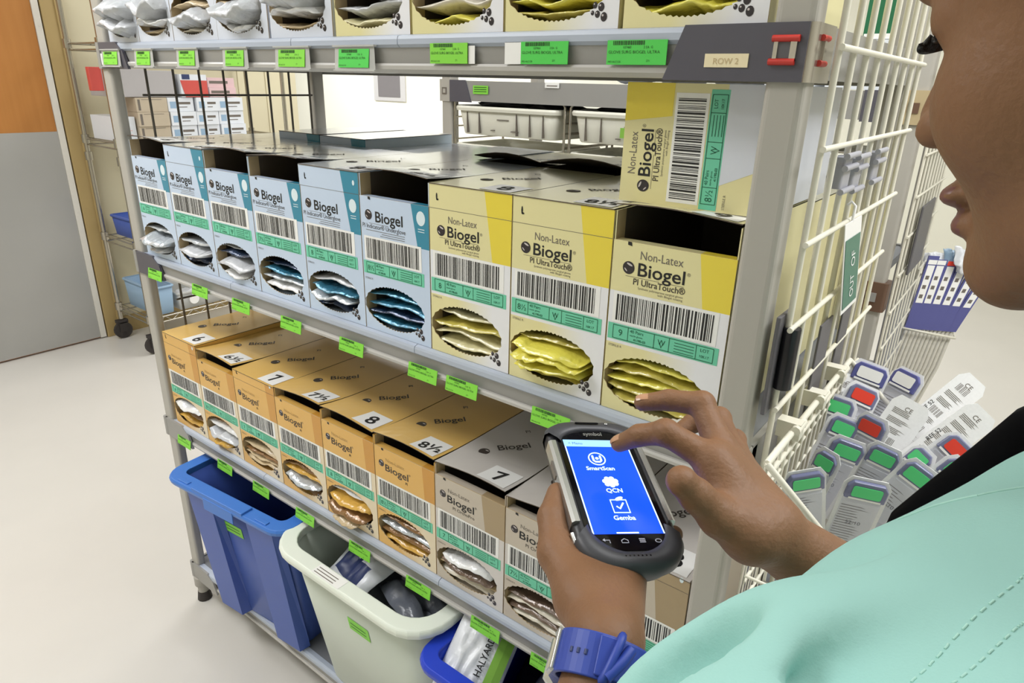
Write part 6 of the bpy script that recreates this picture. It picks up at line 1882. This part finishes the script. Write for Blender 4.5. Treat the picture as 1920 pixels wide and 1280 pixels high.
# screen
w2, h2 = 0.0292, 0.0520
s_ = MB(); z1 = 0.0020; z2 = 0.0022
s_.quad((-w2, -h2, z1), (w2, -h2, z1), (w2, h2 - 0.0085, z1), (-w2, h2 - 0.0085, z1), 0)
s_.quad((-w2, h2 - 0.0085, z1), (w2, h2 - 0.0085, z1), (w2, h2, z1), (-w2, h2, z1), 1)
for a, b2 in ((-w2, -w2 + 0.0011), (w2 - 0.0011, w2)): s_.quad((a, -h2, z2), (b2, -h2, z2), (b2, h2 - 0.0085, z2), (a, h2 - 0.0085, z2), 2)
s_.quad((-0.010, -h2 + 0.0003, z2), (0.008, -h2 + 0.0003, z2), (0.008, -h2 + 0.0016, z2), (-0.010, -h2 + 0.0016, z2), 2)
s_.text('< Menu', (-w2 + 0.004, h2 - 0.006, z2), X, Y, 0.0042, 3); s_.text('7:41', (w2 - 0.004, h2 - 0.006, z2), X, Y, 0.0042, 3, 'R')
# SmartScan badge
c_ = Vector((-0.004, 0.0285, z2)); s_.tube([c_ + Vector((0.0072 * math.cos(2 * PI * k_ / 28), 0.0072 * math.sin(2 * PI * k_ / 28), -0.0003)) for k_ in range(28)], 0.0006, 6, 2, closed=True)
s_.tube([c_ + Vector((-0.0034, 0.0036, -0.0004)), c_ + Vector((-0.0034, -0.0022, -0.0004)), c_ + Vector((-0.002, -0.0036, -0.0004)), c_ + Vector((0.002, -0.0036, -0.0004)), c_ + Vector((0.0034, -0.0022, -0.0004)), c_ + Vector((0.0034, 0.0036, -0.0004))], 0.0010, 6, 2)
s_.disc(c_ + Vector((0, 0.0002, 0.0002)), X, Y, 0.0016, 2, 12)
s_.text('SmartScan', (-0.004, 0.0150, z2), X, Y, 0.0060, 2, 'C', weight=0.02)
c_ = Vector((0.0005, 0.0015, z2))
for k_ in range(7):
    a = 2 * PI * k_ / 7 + 0.3; s_.disc(c_ + Vector((0.0048 * math.cos(a), 0.0040 * math.sin(a), 0.00005 * k_)), X, Y, 0.0024, 2, 10)
s_.disc(c_ + Vector((0, 0, 0.0004)), X, Y, 0.0046, 2, 14)
s_.text('QCN', (0.001, -0.0100, z2), X, Y, 0.0062, 2, 'C', weight=0.02)
c_ = Vector((0.001, -0.0245, z2)); q = 0.0066
s_.tube([c_ + Vector((-q, -q, -0.0004)), c_ + Vector((q, -q, -0.0004)), c_ + Vector((q, q, -0.0004)), c_ + Vector((-q, q, -0.0004))], 0.0008, 4, 2, closed=True)
s_.tube([c_ + Vector((-0.003, 0.0, -0.0004)), c_ + Vector((-0.0008, -0.0026, -0.0004)), c_ + Vector((0.0034, 0.0034, -0.0004))], 0.0008, 5, 2)
s_.disc(c_ + Vector((0.001, q + 0.001, 0.0002)), (0.9, 0.4, 0), (-0.4, 0.9, 0), 0.0040, 2, 10, 0.0018)
s_.text('Gemba', (0.001, -0.0385, z2), X, Y, 0.0062, 2, 'C', weight=0.02)
so_ = s_.build('screen', ['scr_blue', 'scr_bar', 'scr_white', 'scr_blue'], ph); so_['label'] = 'bright blue touch screen'
k_ = MB(); yk = -0.0585; zk = 0.0021
for i, xx in enumerate((-0.0195, -0.0055, 0.0085, 0.0215)):
    if i == 0: k_.tube([(xx + 0.002, yk - 0.0018, zk - 0.0003), (xx + 0.002, yk + 0.001, zk - 0.0003), (xx - 0.002, yk + 0.001, zk - 0.0003)], 0.0004, 5); k_.add([(xx - 0.0016, yk - 0.0006, zk), (xx - 0.0016, yk + 0.0026, zk), (xx - 0.0036, yk + 0.001, zk)], [(0, 1, 2)], 0)
    elif i == 1: k_.tube([(xx - 0.0026, yk - 0.0016, zk - 0.0003), (xx + 0.0026, yk - 0.0016, zk - 0.0003), (xx + 0.0026, yk + 0.0006, zk - 0.0003), (xx, yk + 0.0022, zk - 0.0003), (xx - 0.0026, yk + 0.0006, zk - 0.0003)], 0.0004, 5, closed=True)
    elif i == 2:
        for q_ in range(3): k_.quad((xx - 0.0024, yk - 0.0016 + q_ * 0.0015, zk), (xx + 0.0024, yk - 0.0016 + q_ * 0.0015, zk), (xx + 0.0024, yk - 0.0008 + q_ * 0.0015, zk), (xx - 0.0024, yk - 0.0008 + q_ * 0.0015, zk))
    else: k_.tube([(xx + 0.0024 * math.cos(2 * PI * a / 12), yk + 0.0016 * math.sin(2 * PI * a / 12), zk - 0.0003) for a in range(12)], 0.0004, 5, closed=True)
k_.build('touch_keys', 'key_grey', ph)
t_ = MB().text('symbol', (0.0, 0.0578, 0.0021), X, Y, 0.0062, 0, 'C', weight=0.02); t_.build('maker_mark', 'silver', ph)
t_ = MB().rbox(-0.014, 0.008, 0.0700, 0.0722, 0.0046, 0.0050, 0.001); t_.build('earpiece', 'glass_black', ph)
t_ = MB(); t_.uvs((0.0155, 0.0710, 0.0046), 0.0016, 0.0016, 0.0008, 10, 6); t_.build('status_light', 'silver', ph)
